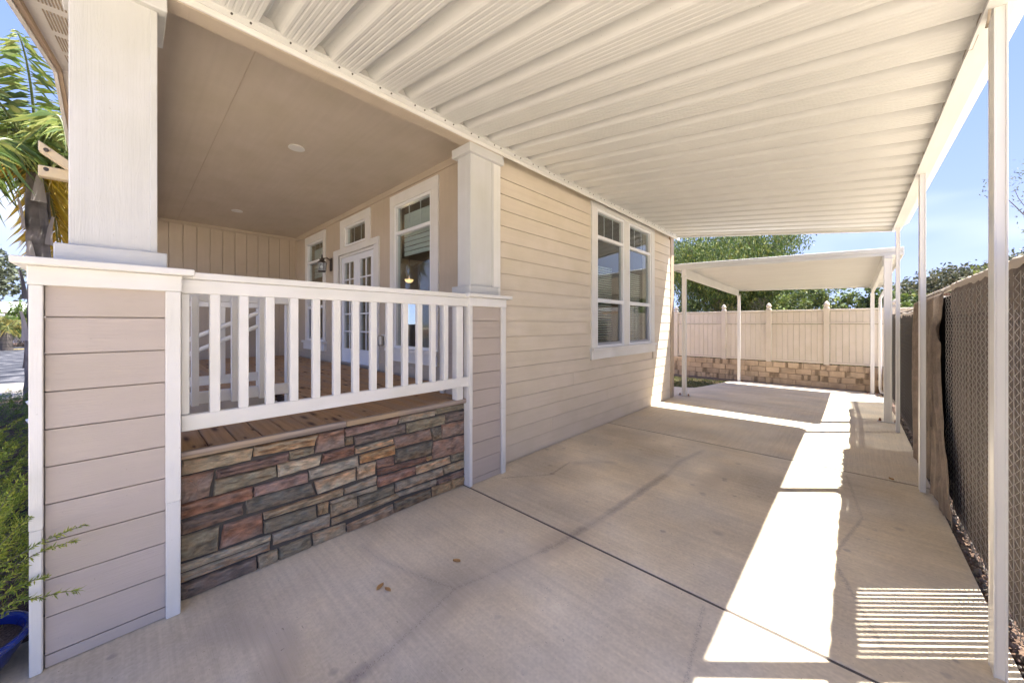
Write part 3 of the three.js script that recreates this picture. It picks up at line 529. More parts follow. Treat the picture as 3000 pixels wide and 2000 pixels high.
// railings: the one towards the driveway and the two beside the stair
function railing(x, f0, f1, balusters, m, posts) {
  const r = part(house, 'porch_railing', box(x - 0.07, x + 0.03, 1.742, 1.78, f0, f1, 0.004), m);
  part(r, 'top_rail', box(x - 0.02, x + 0.02, 1.665, 1.741, f0, f1, 0.004), m); part(r, 'bottom_rail', box(x - 0.02, x + 0.02, 0.931, 1.016, f0, f1, 0.004), m);
  for (const [f, w, out] of balusters) part(r, 'baluster', box(x - 0.022 + out, x + 0.018 + out, out ? 0.925 : 1.016, out ? 1.70 : 1.665, f - w / 2, f + w / 2, 0.003), m);
  for (const [f, w] of posts) part(r, 'post', box(x - 0.07, x + 0.0, f < 1 && x > -3 ? 1.017 : 0.813, 1.664, f, f + w, 0.004), m);
  return r;
}
railing(-2.60, 0.189, 2.155, Array.from({ length: 13 }, (_, k) => [0.33 + 0.131 * k, 0.046, 0]), M.white, [[0.19, 0.035], [2.03, 0.075]]);
railing(-3.42, -0.2, 0.98, [[0.32, 0.042, 0.045], [0.545, 0.042, 0.045], [0.72, 0.045, 0.045]], M.white, [[0.9, 0.08]]);
railing(-4.42, -0.2, 0.98, [[0.36, 0.04, 0], [0.62, 0.04, 0], [0.78, 0.04, 0]], M.white, [[0.9, 0.08]]);
for (const [dy, x] of [[0, -4.32], [-0.13, -4.32]]) part(house, 'stair_handrail', tube([V(x, 0.93 + dy, -0.5), V(x, 1.387 + dy, 0.417), V(x, 1.63 + dy, 0.918)], 0.021, 10), M.pvc);
// stone veneer under the porch
{
  const wall = part(house, 'stone_veneer', box(-2.75, -2.668, 0, 0.772, 0.19, 2.175, 0), M.mortar);
  const list = [
    ['tan',0.201,0.759,0.523,0.754,0.509,0.679,0.194,0.675],
    ['tan',0.524,0.758,0.888,0.754,0.866,0.680,0.520,0.692],
    ['mauve',0.888,0.757,1.063,0.757,1.063,0.626,0.866,0.626],
    ['pink',1.066,0.751,1.493,0.757,1.473,0.696,1.071,0.692],
    ['grey',1.500,0.760,1.835,0.759,1.835,0.702,1.493,0.700],
    ['olive',1.840,0.768,2.181,0.760,2.176,0.711,1.843,0.710],
    ['red',0.343,0.663,0.712,0.673,0.708,0.615,0.347,0.614],
    ['olive',0.714,0.677,0.862,0.676,0.863,0.624,0.714,0.618],
    ['olive',1.070,0.682,1.125,0.681,1.125,0.628,1.070,0.628],
    ['plum',1.134,0.676,1.548,0.685,1.552,0.618,1.139,0.611],
    ['olive',1.559,0.691,1.935,0.693,1.940,0.606,1.561,0.607],
    ['plum',1.945,0.700,2.170,0.688,2.170,0.612,1.949,0.617],
    ['mauve',0.194,0.670,0.337,0.670,0.313,0.526,0.192,0.522],
    ['olive',0.337,0.611,0.641,0.609,0.646,0.533,0.327,0.517],
    ['cream',0.646,0.613,0.910,0.606,0.895,0.538,0.650,0.532],
    ['red',0.920,0.609,1.134,0.620,1.134,0.542,0.905,0.540],
    ['cream',1.139,0.596,1.440,0.600,1.453,0.549,1.142,0.548],
    ['gold',1.173,0.532,1.460,0.541,1.464,0.461,1.178,0.465],
    ['mauve',1.447,0.601,1.788,0.599,1.808,0.503,1.460,0.511],
    ['slate',1.793,0.605,1.904,0.595,1.904,0.481,1.819,0.490],
    ['mauve',1.911,0.612,2.176,0.604,2.181,0.474,1.907,0.483],
    ['grey',0.829,0.521,1.164,0.529,1.167,0.455,0.829,0.454],
    ['slate',1.467,0.497,1.815,0.486,1.804,0.372,1.460,0.392],
    ['brick',1.819,0.480,2.170,0.462,2.170,0.312,1.808,0.325],
    ['pink',0.524,0.508,0.824,0.512,0.826,0.440,0.524,0.448],
    ['slate',0.482,0.449,0.847,0.433,0.871,0.348,0.486,0.356],
    ['cream',0.862,0.439,1.145,0.444,1.145,0.355,0.885,0.343],
    ['cream',1.156,0.458,1.302,0.451,1.299,0.353,1.156,0.349],
    ['brick',1.306,0.456,1.451,0.459,1.451,0.380,1.308,0.395],
    ['red',1.308,0.385,1.750,0.373,1.754,0.320,1.312,0.340],
    ['gold',1.754,0.366,1.804,0.366,1.804,0.333,1.758,0.326],
    ['cream',1.646,0.312,1.999,0.307,2.004,0.244,1.654,0.244],
    ['olive',2.011,0.318,2.167,0.313,2.167,0.241,2.011,0.249],
    ['brick',0.191,0.519,0.518,0.515,0.516,0.442,0.192,0.436],
    ['plum',0.194,0.427,0.468,0.427,0.469,0.363,0.194,0.353],
    ['tan',0.571,0.333,1.055,0.329,1.055,0.274,0.575,0.289],
    ['grey',1.063,0.321,1.308,0.339,1.310,0.268,1.065,0.277],
    ['pink',1.314,0.325,1.639,0.314,1.643,0.249,1.314,0.249],
    ['grey',1.460,0.232,1.916,0.228,1.920,0.159,1.460,0.165],
    ['tan',1.924,0.226,2.167,0.234,2.167,0.156,1.932,0.162],
    ['cream',0.964,0.263,1.308,0.263,1.302,0.236,0.964,0.247],
    ['moss',1.161,0.227,1.447,0.230,1.451,0.156,1.161,0.154],
    ['grey',1.467,0.151,1.851,0.140,1.851,0.087,1.493,0.111],
    ['mauve',1.859,0.131,2.170,0.140,2.176,0.081,1.862,0.096],
    ['brick',0.378,0.336,0.567,0.335,0.569,0.207,0.359,0.208],
    ['olive',0.189,0.347,0.361,0.343,0.352,0.202,0.189,0.211],
    ['moss',0.573,0.281,0.876,0.269,0.879,0.185,0.575,0.205],
    ['gold',0.885,0.271,0.956,0.268,0.956,0.187,0.888,0.192],
    ['tan',0.967,0.241,1.154,0.235,1.156,0.156,0.969,0.150],
    ['grey',0.619,0.181,0.964,0.179,0.964,0.088,0.622,0.104],
    ['tan',0.977,0.136,1.493,0.148,1.500,0.103,0.977,0.088],
    ['cream',0.189,0.194,0.611,0.185,0.611,0.142,0.191,0.144],
    ['moss',1.453,0.083,1.799,0.077,1.799,-0.028,1.447,-0.012],
    ['gold',1.808,0.087,2.011,0.083,2.011,-0.027,1.808,-0.012],
    ['gold',2.016,0.088,2.176,0.081,2.170,-0.010,2.021,-0.010],
    ['grey',0.189,0.141,0.607,0.139,0.607,0.087,0.192,0.094],
    ['grey',1.079,0.053,1.440,0.075,1.443,-0.010,1.082,-0.020],
    ['tan',0.854,0.087,1.074,0.071,1.076,-0.017,0.857,-0.017],
    ['tan',0.543,0.078,0.648,0.077,0.650,-0.015,0.545,-0.006],
    ['olive',0.654,0.077,0.843,0.082,0.847,-0.023,0.655,-0.014],
    ['plum',0.192,0.086,0.536,0.077,0.540,-0.008,0.194,-0.010]
  ];
  const r = rng(7);
  for (const [tone, ...q] of list) {
    const c = [[q[0], q[1]], [q[2], q[3]], [q[4], q[5]], [q[6], q[7]]].map(([f, y]) => [clamp(f, 0.192, 2.172), clamp(y, 0.0, 0.770)]);
    // outline with uneven edges, pulled back from the joint
    const mid = c.reduce((s, p) => [s[0] + p[0] / 4, s[1] + p[1] / 4], [0, 0]), out = [];
    for (let k = 0; k < 4; k++) {
      const a = c[k], b = c[(k + 1) % 4], n = k % 2 ? 3 : 8;
      for (let j = 0; j < n; j++) {
        let t = j / n; const jit = j ? 0.004 * (r() - 0.5) : 0, p = [lerp(a[0], b[0], t) + (k % 2 ? jit * 1.5 : 0), lerp(a[1], b[1], t) + (k % 2 ? 0 : jit)];
        const dx = mid[0] - p[0], dy = mid[1] - p[1]; out.push([p[0] + Math.sign(dx) * Math.min(0.0012, Math.abs(dx)), p[1] + Math.sign(dy) * Math.min(0.0012, Math.abs(dy))]);
      }
      
    }
    const proud = 0.018 + 0.012 * r(), tiltA = (r() - 0.5) * 0.02, tiltB = (r() - 0.5) * 0.02, w = Math.max(0.05, c[1][0] - c[0][0]), h = Math.max(0.03, c[0][1] - c[3][1]);
    const ring = (inset, d, rough) => out.map(([f, y]) => { const k = 1 - inset / Math.max(0.02, 0.5 * Math.min(w, h * 2)); const ff = mid[0] + (f - mid[0]) * (1 - inset / (w * 0.5)), yy = mid[1] + (y - mid[1]) * (1 - inset / (h * 0.5)); return V(-2.672 + d + rough * (r() - 0.5) + (f - mid[0]) / w * tiltA + (y - mid[1]) / h * tiltB, yy, ff); });
    const rings = [ring(0, -0.004, 0), ring(0, proud - 0.012, 0.002), ring(Math.min(0.006, h * 0.12), proud, 0.003), ring(Math.min(0.02, h * 0.3), proud + 0.003, 0.01), ring(Math.min(0.034, h * 0.42), proud + 0.003, 0.014)], T = [], n = out.length;
    for (let k = 0; k < 4; k++) for (let j = 0; j < n; j++) { const b = (j + 1) % n, A = rings[k][j], B = rings[k][b], C = rings[k + 1][b], D = rings[k + 1][j]; T.push(A, C, B, A, D, C); }
    const m = V(-2.672 + proud + 0.004, mid[1], mid[0]); for (let j = 0; j < n; j++) T.push(rings[4][j], m, rings[4][(j + 1) % n]);
    part(wall, 'stone', geo(T, 'z', r() * 5), M.stone[tone]);
  }
}
// timber bracket on the far front column, with bolts
{
  const b = part(house, 'gable_bracket', box(-5.98, -5.89, 2.98, 3.09, -0.62, -0.12, 0.008), M.trimCream = new THREE.MeshStandardMaterial({ color: lin(0.72, 0.60, 0.40), roughness: 0.7 }));
  part(b, 'brace', bend(box(-5.885, -5.80, 3.02, 3.12, -0.61, -0.1, 0.008), (v) => { v.y += (-v.z + 0.36) * -0.75; }), M.trimCream);
  for (const [y, f] of [[3.03, -0.56], [3.0, -0.22], [3.22, -0.56]]) part(b, 'bolt', new THREE.CylinderGeometry(0.018, 0.018, 0.02, 10).rotateZ(Math.PI / 2).translate(-5.79, y, -f), M.screw);
}

// ---------------------------------------------------------------- fittings on the porch
{
  const t = thing('wall_lantern', 'dark metal carriage lantern with clear glass beside the french doors', 'lantern', -7.14, 2.62, 2.62);
  const cyl = (r0, r1, h, x, y, f, s = 12) => new THREE.CylinderGeometry(r0, r1, h, s).translate(x, y, -f);
  part(t, 'back_plate', box(-7.19, -7.09, 2.50, 2.74, 2.60, 2.62, 0.006), M.iron);
  part(t, 'arm', tube([V(-7.14, 2.70, 2.60), V(-7.14, 2.735, 2.54), V(-7.14, 2.72, 2.47), V(-7.14, 2.69, 2.45)], 0.012, 8), M.iron);
  part(t, 'roof', join([cyl(0.03, 0.085, 0.05, -7.14, 2.665, 2.45), cyl(0.045, 0.04, 0.02, -7.14, 2.698, 2.45), cyl(0.012, 0.02, 0.06, -7.14, 2.735, 2.45), new THREE.SphereGeometry(0.016, 10, 8).translate(-7.14, 2.772, -2.45)]), M.iron);
  part(t, 'glass', cyl(0.075, 0.062, 0.15, -7.14, 2.563, 2.45, 16), M.clear);
  const bars = []; for (let k = 0; k < 6; k++) { const a = k / 6 * 6.283; bars.push(tube([V(-7.14 + 0.078 * Math.cos(a), 2.64, 2.45 + 0.078 * Math.sin(a)), V(-7.14 + 0.064 * Math.cos(a), 2.485, 2.45 + 0.064 * Math.sin(a))], 0.005, 6)); }
  part(t, 'cage', join(bars), M.iron); part(t, 'base', cyl(0.068, 0.06, 0.02, -7.14, 2.477, 2.45), M.iron);
  part(t, 'bulb', new THREE.SphereGeometry(0.028, 12, 10).translate(-7.14, 2.56, -2.45), M.pvc);
}
{
  const t = thing('outlet_cover', 'grey bubble cover over the power outlet between door and window', 'outlet', -5.1, 1.26, 2.62);
  part(t, 'back_plate', box(-5.16, -5.04, 1.17, 1.35, 2.60, 2.62, 0.006), M.pvc);
  part(t, 'bubble', bend(box(-5.15, -5.05, 1.18, 1.34, 2.53, 2.599, 0.02), () => {}), M.steel);
}
{
  const t = thing('mailbox', 'small dark mailbox with a white face on the grooved porch side wall', 'mailbox', -9.22, 1.36, 1.56);
  part(t, 'box', box(-9.25, -9.14, 1.20, 1.53, 1.49, 1.63, 0.01), M.iron); part(t, 'face', box(-9.139, -9.12, 1.22, 1.50, 1.50, 1.62, 0.004), M.pvc);
}
{
  const t = thing('pendant_lamp', 'lit amber glass bowl pendant hanging inside the large porch window', 'lamp', -6.8, 2.43, 4.05);
  part(t, 'bowl', new THREE.LatheGeometry([[0.01, -0.09], [0.07, -0.085], [0.13, -0.05], [0.16, 0.0], [0.165, 0.02]].map(([a, b]) => new THREE.Vector2(a, b)), 24).scale(0.55, 0.6, 0.55).translate(-6.8, 2.43, -4.05), new THREE.MeshStandardMaterial({ color: lin(0.8, 0.6, 0.35), emissive: lin(1, 0.62, 0.25), emissiveIntensity: 0.3, side: THREE.DoubleSide }));
  part(t, 'rod', tube([V(-6.8, 2.43, 4.05), V(-6.8, 3.36, 4.05)], 0.008, 6), M.brass);
  const l = new THREE.PointLight(lin(1, 0.72, 0.42), 0.35, 0, 2); l.position.copy(V(-6.8, 2.45, 4.05)); l.castShadow = true; scene.add(l);
}

// ---------------------------------------------------------------- carport canopy along the house
const canopyY = (x) => 3.29 - 0.134 * (x + 2.62);
{
  const t = thing('carport_canopy', 'long white aluminium carport canopy with ribbed underside along the house wall', 'carport', 0.46, 0, 3);
  // one roof pan: shallow striated trough and a raised channel at its seam
  const prof = [[0, 0.072], [0.022, 0.072], [0.036, 0.062], [0.058, 0.022], [0.07, 0.006], [0.082, 0]];
  for (let k = 0; k < 5; k++) { const f = 0.096 + 0.031 * k; prof.push([f, 0], [f + 0.004, 0.0028], [f + 0.010, 0.0028], [f + 0.014, 0]); }
  prof.push([0.254, 0], [0.258, 0.012], [0.266, 0.06], [0.274, 0.072], [0.2945, 0.0765], [0.3005, 0.0765]);
  const T = [], x0 = -2.60, x1 = 0.50, full = [...prof, ...prof.map(([f, y]) => [f, y + 0.0025]).reverse()];
  for (let i = 0; i < full.length; i++) { const [fa, ya] = full[i], [fb, yb] = full[(i + 1) % full.length]; const A = V(x0, ya, fa), B = V(x0, yb, fb), C = V(x1, yb, fb), D = V(x1, ya, fa); T.push(A, C, B, A, D, C); }
  const pan = geo(T, 'x'); bend(pan, (v) => { v.y += canopyY(v.x); });
  for (let k = -3; k < 24; k++) {
    const o = part(t, 'roof_pan', pan, M.alu); o.position.add(V(0, 0, 0.5786 - 0.011 + 0.2965 * k));
    const c = part(t, 'end_closure', clos(), M.closure); c.position.add(V(0, 0, 0.5786 + 0.2965 * k));
  }
  function clos() { return (clos.g ??= prism([[-0.045, 3.285], [0.07, 3.285], [0.05, 3.31], [0.028, 3.355], [-0.02, 3.358], [-0.036, 3.34]], 'x', -2.597, -2.592)); }
  part(t, 'hanger_channel', prism([[-2.584, 3.245], [-2.578, 3.245], [-2.578, 3.282], [-2.552, 3.284], [-2.552, 3.289], [-2.584, 3.289]], 'f', -0.30, 7.56), M.alu);
  const screws = []; for (let k = -2; k < 24; k++) for (const d of [0.12, 0.21]) screws.push(new THREE.CylinderGeometry(0.006, 0.006, 0.008, 8).rotateZ(Math.PI / 2).translate(-2.575, 3.268, -(0.5786 + 0.2965 * k + d)));
  part(t, 'screws', join(screws), M.screw, { kind: 'stuff' });
  part(t, 'beam', prism([[0.412, 2.845], [0.50, 2.845], [0.512, 2.90], [0.58, 2.945], [0.595, 3.02], [0.582, 3.02], [0.52, 2.99], [0.445, 2.99], [0.432, 2.868], [0.412, 2.866]], 'f', -0.34, 7.625), M.alu);
  part(t, 'seal_strip', box(0.418, 0.431, 2.869, 2.903, -0.29, 7.55, 0.001), M.aluDirty);
  for (const [f, n] of [[7.60, 1], [-0.305, -1]]) part(t, 'end_fascia', bend(box(-2.60, 0.41, -0.035, 0.115, f, f + 0.03 * n, 0.004), (v) => { v.y += canopyY(v.x); }), M.alu);
  // posts with fluted faces
  const post = (x, f, y0, y1, w = 0.038, k = 1) => { const a = w, b = w - 0.004, c = w * 0.72, q = [[-a + 0.003, -a], [-c, -a], [-c + 0.006, -b], [c - 0.006, -b], [c, -a], [a - 0.003, -a], [a, -a + 0.003], [a, -c], [b, -c + 0.006], [b, c - 0.006], [a, c], [a, a - 0.003], [a - 0.003, a], [c, a], [c - 0.006, b], [-c + 0.006, b], [-c, a], [-a + 0.003, a], [-a, a - 0.003], [-a, c], [-b, c - 0.006], [-b, -c + 0.006], [-a, -c], [-a, -a + 0.003]]; return prism(q.map(([u, v]) => [x + u * k, f + v]), 'y', y0, y1); };
  for (const f of [2.569, 4.913, 7.353]) part(t, 'post', post(0.4545, f, 0, 2.8445, 0.043, 0.45), M.aluPost);
  // wisps of old web at the near post top
  const web = [V(0.41, 2.80, 2.62), V(0.405, 2.78, 2.7), V(0.408, 2.83, 2.8), V(0.41, 2.84, 2.9)];
  part(t, 'cobweb', join([tube(web, 0.0012, 4), tube([V(0.422, 2.835, 2.505), V(0.421, 2.80, 2.52), V(0.423, 2.79, 2.56)], 0.005, 5)]), M.aluDirty);
  globalThis.postShape = post;
}
// ---------------------------------------------------------------- patio cover behind the house
{
  const t = thing('patio_cover', 'freestanding flat white aluminium patio cover on four posts behind the house', 'patio cover', -1.1, slope(10.5), 10.5);
  const y = (v) => 2.657 - 0.0334 * (v.x + 2.8) - 0.0206 * (-v.z - 8), up = (g) => bend(g, (v) => { v.y += y(v); });
  for (let k = 0; k < 40; k++) { const f = 8.03 + 0.1265 * k; part(t, 'roof_pan', up(box(-2.8, 0.545, 0.035, 0.085, f, f + 0.1225, 0.004)), M.alu); }
  part(t, 'fascia', up(box(-2.81, 0.56, 0.055, 0.125, 7.99, 8.02, 0.006)), M.alu); part(t, 'fascia', up(box(-2.81, 0.56, 0.0, 0.0545, 7.993, 8.016, 0.006)), M.alu);
  part(t, 'fascia', up(box(-2.81, 0.56, 0.0, 0.125, 13.1, 13.13, 0.006)), M.alu);
  for (const x of [-2.815, 0.548]) part(t, 'side_fascia', up(box(x, x + 0.012, 0.0, 0.125, 8.022, 13.098, 0.003)), M.alu);
  for (const x of [-2.625, 0.36]) part(t, 'beam', up(box(x - 0.028, x + 0.028, -0.15, 0.034, 8.06, 13.09, 0.004)), M.alu);
  for (const [x, f] of [[-2.587, 8.035], [0.389, 8.0], [-2.579, 13.02], [0.36, 13.0]]) {
    const g0 = slope(f), w = f < 9 && x > 0 ? 0.044 : 0.037, p = part(t, 'post', postShape(x, f, g0 + 0.012, 2.657 - 0.0334 * (x + 2.8) - 0.0206 * (f - 8) + (f < 9 ? 0 : -0.15), w), M.aluPost);
    part(p, 'base_plate', box(x - 0.115, x + 0.115, g0, g0 + 0.014, f - 0.05, f + 0.05, 0.003), M.steel);
    for (const s of [-1, 1]) part(p, 'bolt', join([new THREE.CylinderGeometry(0.012, 0.012, 0.05, 8).translate(x + 0.085 * s, g0 + 0.03, -f), new THREE.CylinderGeometry(0.02, 0.02, 0.014, 6).translate(x + 0.085 * s, g0 + 0.022, -f)]), M.rust);
    part(p, 'collar', box(x - w - 0.02, x + w + 0.02, 2.50 - (f > 9 ? 0.08 : 0), 2.515 - (f > 9 ? 0.08 : 0), f - w - 0.012, f - w + 0.003, 0.002), M.alu);
  }
  const dx = 0.50, g1 = slope(13);
  part(t, 'downspout', tube([V(0.62, 2.52, 13.05), V(0.60, 2.40, 13.05), V(dx, 2.15, 13.02), V(dx, 2.0, 13.0), V(dx, g1 + 0.16, 13.0), V(dx + 0.02, g1 + 0.07, 12.95), V(dx + 0.1, g1 + 0.04, 12.75)], 0.033, 8), M.aluPost);
}
// ---------------------------------------------------------------- block wall and vinyl fence at the back
{
  const t = thing('block_wall', 'low tan slump block retaining wall under the vinyl fence', 'wall', -2, slope(13.5), 13.6);
  const base = -0.33; part(t, 'core', box(-5.6, 0.95, base, 0.355, 13.52, 13.64, 0), M.blockJoint);
  const r = rng(12);
  for (let c = 0; c < 4; c++) for (let k = 0; k < 18; k++) {
    const y0 = -0.293 + 0.1645 * c, x0 = -5.62 + 0.366 * k + (c % 2 ? 0.183 : 0), x1 = Math.min(x0 + 0.360, 0.95); if (x0 > 0.9) continue;
    const d = 0.012 * r(), g = box(x0, x1, y0 + 0.003, y0 + 0.161, 13.498 - d, 13.6, 0.01); bend(g, (v) => { v.y += 0.006 * Math.sin(v.x * 9 + c); });
    part(t, 'block', g, M.block[Math.floor(r() * 3)]);
  }
  part(t, 'footing', box(-5.6, 0.95, -0.48, -0.29, 13.42, 13.6, 0.02), M.footing);
  for (let c = 0; c < 4; c++) for (let k = 0; k < 3; k++) { const y0 = -0.28 + 0.1645 * c, f0 = 12.4 + 0.366 * k + (c % 2 ? 0.1 : 0); part(t, 'block', box(0.62, 0.76, y0 + 0.005, y0 + 0.158, f0, Math.min(13.49, f0 + 0.354), 0.012), M.block[(k + c) % 3]); }
}
{
  const t = thing('vinyl_fence', 'beige vinyl privacy fence with ball topped posts on the block wall', 'fence', -2, 0.36, 13.57);
  const xs = [-5.9, -4.64, -3.116, -1.891, -0.545, 0.80, 2.2];
  const knob = new THREE.LatheGeometry([[0.075, 0], [0.078, 0.012], [0.06, 0.03], [0.05, 0.05], [0.068, 0.085], [0.07, 0.115], [0.05, 0.16], [0.02, 0.195], [0, 0.205]].map(([a, b]) => new THREE.Vector2(a, b)), 16);
  xs.forEach((x, i) => {
    const p = part(t, 'fence_post', box(x - 0.065, x + 0.065, 0.36, 1.955, 13.50, 13.63, 0.006), M.vinylTan);
    part(p, 'post_cap', knob.clone().translate(x, 1.956, -13.565), M.vinylTan);
    if (i === xs.length - 1) return;
    const a = x + 0.066, b = xs[i + 1] - 0.066, n = Math.round((b - a) / 0.137), w = (b - a) / n;
    for (const [y0, y1] of [[1.88, 1.93], [1.515, 1.56], [0.385, 0.445]]) part(t, 'fence_rail', box(a, b, y0, y1, 13.535, 13.605, 0.006), M.vinylTan);
    for (let k = 0; k < n; k++) for (const [y0, y1] of [[0.446, 1.506], [1.561, 1.873]]) part(t, 'fence_board', box(a + w * k + 0.0018 + (k ? 0 : 0.008), a + w * (k + 1) - 0.0018, y0, y1, 13.555, 13.585, 0.004, 'y'), M.vinylTan);
  });
}
// ---------------------------------------------------------------- chain link fence with slats and a draped cloth
const FX = 0.575;
{
  const t = thing('chain_link_fence', 'chain link fence with brown privacy slats beside the driveway', 'fence', FX + 0.03, 0, 4);
  const r = rng(15), H = 1.80, geos = [0.030, 0.0375].map((w) => geo(boxTris(FX + 0.010, FX + 0.014, 0.03, 1.62, -w / 2, w / 2, 0.001), 'y'));
  for (let f = 1.35, k = 0; f < 4.55; k++) { const tight = f > 3.42, s = part(t, 'slat', geos[tight ? 1 : 0], M.slat[Math.floor(r() * 3)]); s.position.add(V(0.004 * (r() - 0.5), 0.02 * (r() - 0.5), f)); f += tight ? 0.040 : 0.0415; }
  // a band of cloth round the top of the slats
  part(t, 'top_band', sheet(90, 6, (u, v) => V(FX + 0.006 - 0.008 * Math.sin(v * 3) + 0.004 * Math.sin(u * 80), lerp(1.57, 1.79, v) + 0.006 * Math.sin(u * 37), lerp(1.3, 4.52, u)), (u, v, p) => [p.z, p.y]), M.slat[1]);
  part(t, 'backing', box(FX + 0.02, FX + 0.024, 0.05, 1.74, 3.40, 6.45, 0), M.black);
  const mesh1 = (f0, f1, x, rad, rows = 66) => {                                   // woven zigzag wires
    const L = [], p = 0.052;
    for (let f = f0, k = 0; f < f1; f += p, k++) {
      const pts = []; for (let j = 0; j <= rows; j++) { const z = j % 2 ? 1 : 0; pts.push(V(x + (z === k % 2 ? 0.003 : -0.004), 0.02 + j * 0.0262, f + (z ? p * 0.56 : -p * 0.06))); }
      L.push(tube(pts, rad, 4, false));
    }
    return join(L);
  };
  part(t, 'wire_mesh', mesh1(1.35, 4.75, FX - 0.002, 0.0019), M.wire, { kind: 'stuff' });
  for (const [x, r2] of [[FX + 0.004, 0.0026], [FX + 0.018, 0.0024], [FX + 0.03, 0.0024]]) part(t, 'wire_mesh', mesh1(6.38 + 40 * (x - FX) / 60, 11.2, x, r2, 64), M.wireDark, { kind: 'stuff' });
  { // netting tied to the far wire
    const L = []; for (let f = 6.42; f < 11.2; f += 0.0105) L.push(geo(boxTris(FX + 0.035, FX + 0.0356, slope(f) + 0.03, 1.63 + 0.04 * Math.sin(f * 23) * Math.sin(f * 57), f, f + 0.0068, 0), 'y'));
    for (let y = 0.02; y < 1.6; y += 0.012) L.push(geo(boxTris(FX + 0.036, FX + 0.0366, y, y + 0.006, 6.42, 8.6, 0), 'z'));
    part(t, 'netting', join(L), M.wireDark, { kind: 'stuff' });
  }
  part(t, 'top_rail', tube([V(FX + 0.02, H, -1), V(FX + 0.02, H + 0.006, 3), V(FX + 0.02, H, 6.45)], 0.021, 10), M.rail);
  part(t, 'top_rail', tube([V(FX + 0.05, 1.50, 6.45), V(FX + 0.05, 1.49, 11.3)], 0.028, 10), M.rail);
  for (const f of [1.0, 4.2, 6.42, 8.6, 11.2]) part(t, 'fence_post', tube([V(FX + 0.05, slope(f), f), V(FX + 0.05, f > 7 ? 1.5 : H + 0.03, f)], 0.027, 10), M.rail);
  // pale wrapping over the top rail
  part(t, 'rail_wrap', sheet(120, 8, (u, v) => { const a = lerp(-0.4, Math.PI + 0.6, v), f = lerp(1.2, 4.55, u), rr = 0.027 + 0.004 * Math.sin(f * 31) * Math.sin(f * 7 + v * 4); return V(FX + 0.02 + Math.cos(a) * rr, H + 0.004 + Math.sin(a) * rr - (v < 0.2 || v > 0.85 ? 0.012 * (1 + Math.sin(f * 9 + 2 * Math.sin(f * 3.7)) * Math.sin(f * 23)) : 0), f); }, (u, v, p) => [p.z, v]), M.clothPale = new THREE.MeshStandardMaterial({ color: lin(0.5, 0.43, 0.36), roughness: 0.9, side: THREE.DoubleSide }));
}
{
  // brown cloth hung over the fence, gathered at the top and spreading at its foot
  const n = 260, m = 70, wob = fbm(256, 256, 6, 5, 4, 44);
  const g = sheet(n, m, (u, v) => {
    const y = lerp(1.825, 0.05, v), foot = v * v, f0 = lerp(4.80, 4.0, smooth(0.3, 1, v)), f = lerp(f0, 6.45 + 0.1 * Math.sin(v * 5), u), nz = wob[Math.floor(v * 255) * 256 + Math.floor(u * 255)] - 0.5;
    const fold = Math.sin(u * 150 + 8 * nz + v * 2.2) * 0.009 * (1 - 0.4 * v) + Math.sin(u * 67 + 6 * nz) * 0.008 + Math.sin(u * 23 + v * 3 + 2) * 0.011 * (0.4 + v);
    const x = v < 0.03 ? FX + 0.02 - 0.03 * (v / 0.03) : FX - 0.03 - 0.02 * Math.sin(Math.min(1, v * 1.15) * Math.PI * 0.5) - 0.022 * foot * (0.5 + 0.5 * Math.sin(u * 9)) + fold + 0.03 * nz * (0.3 + v);
    return V(Math.min(x, FX + 0.01), y + (v < 0.02 ? 0.012 * Math.sin(u * 70) : 0) + (v > 0.98 ? 0.03 * Math.sin(u * 31) : 0), f);
  }, (u, v, p) => [p.z, p.y]);
  solo('fence_cloth', g, M.cloth, { label: 'wrinkled brown shade cloth draped over the chain link fence', category: 'cloth' });
  const g2 = sheet(40, 8, (u, v) => V(FX + 0.02 + 0.035 * Math.cos(lerp(-0.5, 3.6, v)) + 0.006 * Math.sin(u * 33), 1.66 + 0.02 * Math.sin(lerp(-0.5, 3.6, v)) + 0.01 * Math.sin(u * 19 + v * 6) - (v > 0.8 ? 0.03 * (v - 0.8) / 0.2 * (1 + Math.sin(u * 21) * Math.sin(u * 53)) : 0), lerp(6.5, 9.8, u)), (u, v, p) => [p.z, p.y]);
  solo('rail_cloth', g2, M.clothPale, { label: 'pale tattered cloth wound round the rail of the bare wire section', category: 'cloth' });
}
{ // gravel along the fence foot
  const r = rng(77), n = 2600, g = new THREE.IcosahedronGeometry(1, 0), o = new THREE.InstancedMesh(g, M.gravel, n), q = new THREE.Matrix4(), e = new THREE.Euler(), c = new THREE.Color();
  for (let i = 0; i < n; i++) {
    const f = lerp(1.0, 9.0, Math.pow(r(), 1.1)), s = 0.004 + 0.013 * r() * r(); e.set(r() * 6, r() * 6, r() * 6);
    q.compose(V(lerp(0.530, 0.66, r()), -0.012 + s * 0.4, f), new THREE.Quaternion().setFromEuler(e), new THREE.Vector3(s * (0.8 + r()), s * 0.7, s * (0.8 + 0.6 * r()))); o.setMatrixAt(i, q);
    const v = 0.35 + 0.75 * r(); c.setRGB(v * (0.9 + 0.3 * r()), v * 0.95, v * (0.7 + 0.3 * r())); o.setColorAt(i, c);
  }
  o.name = 'gravel'; o.userData.kind = 'stuff'; o.castShadow = o.receiveShadow = true; scene.add(o);
}

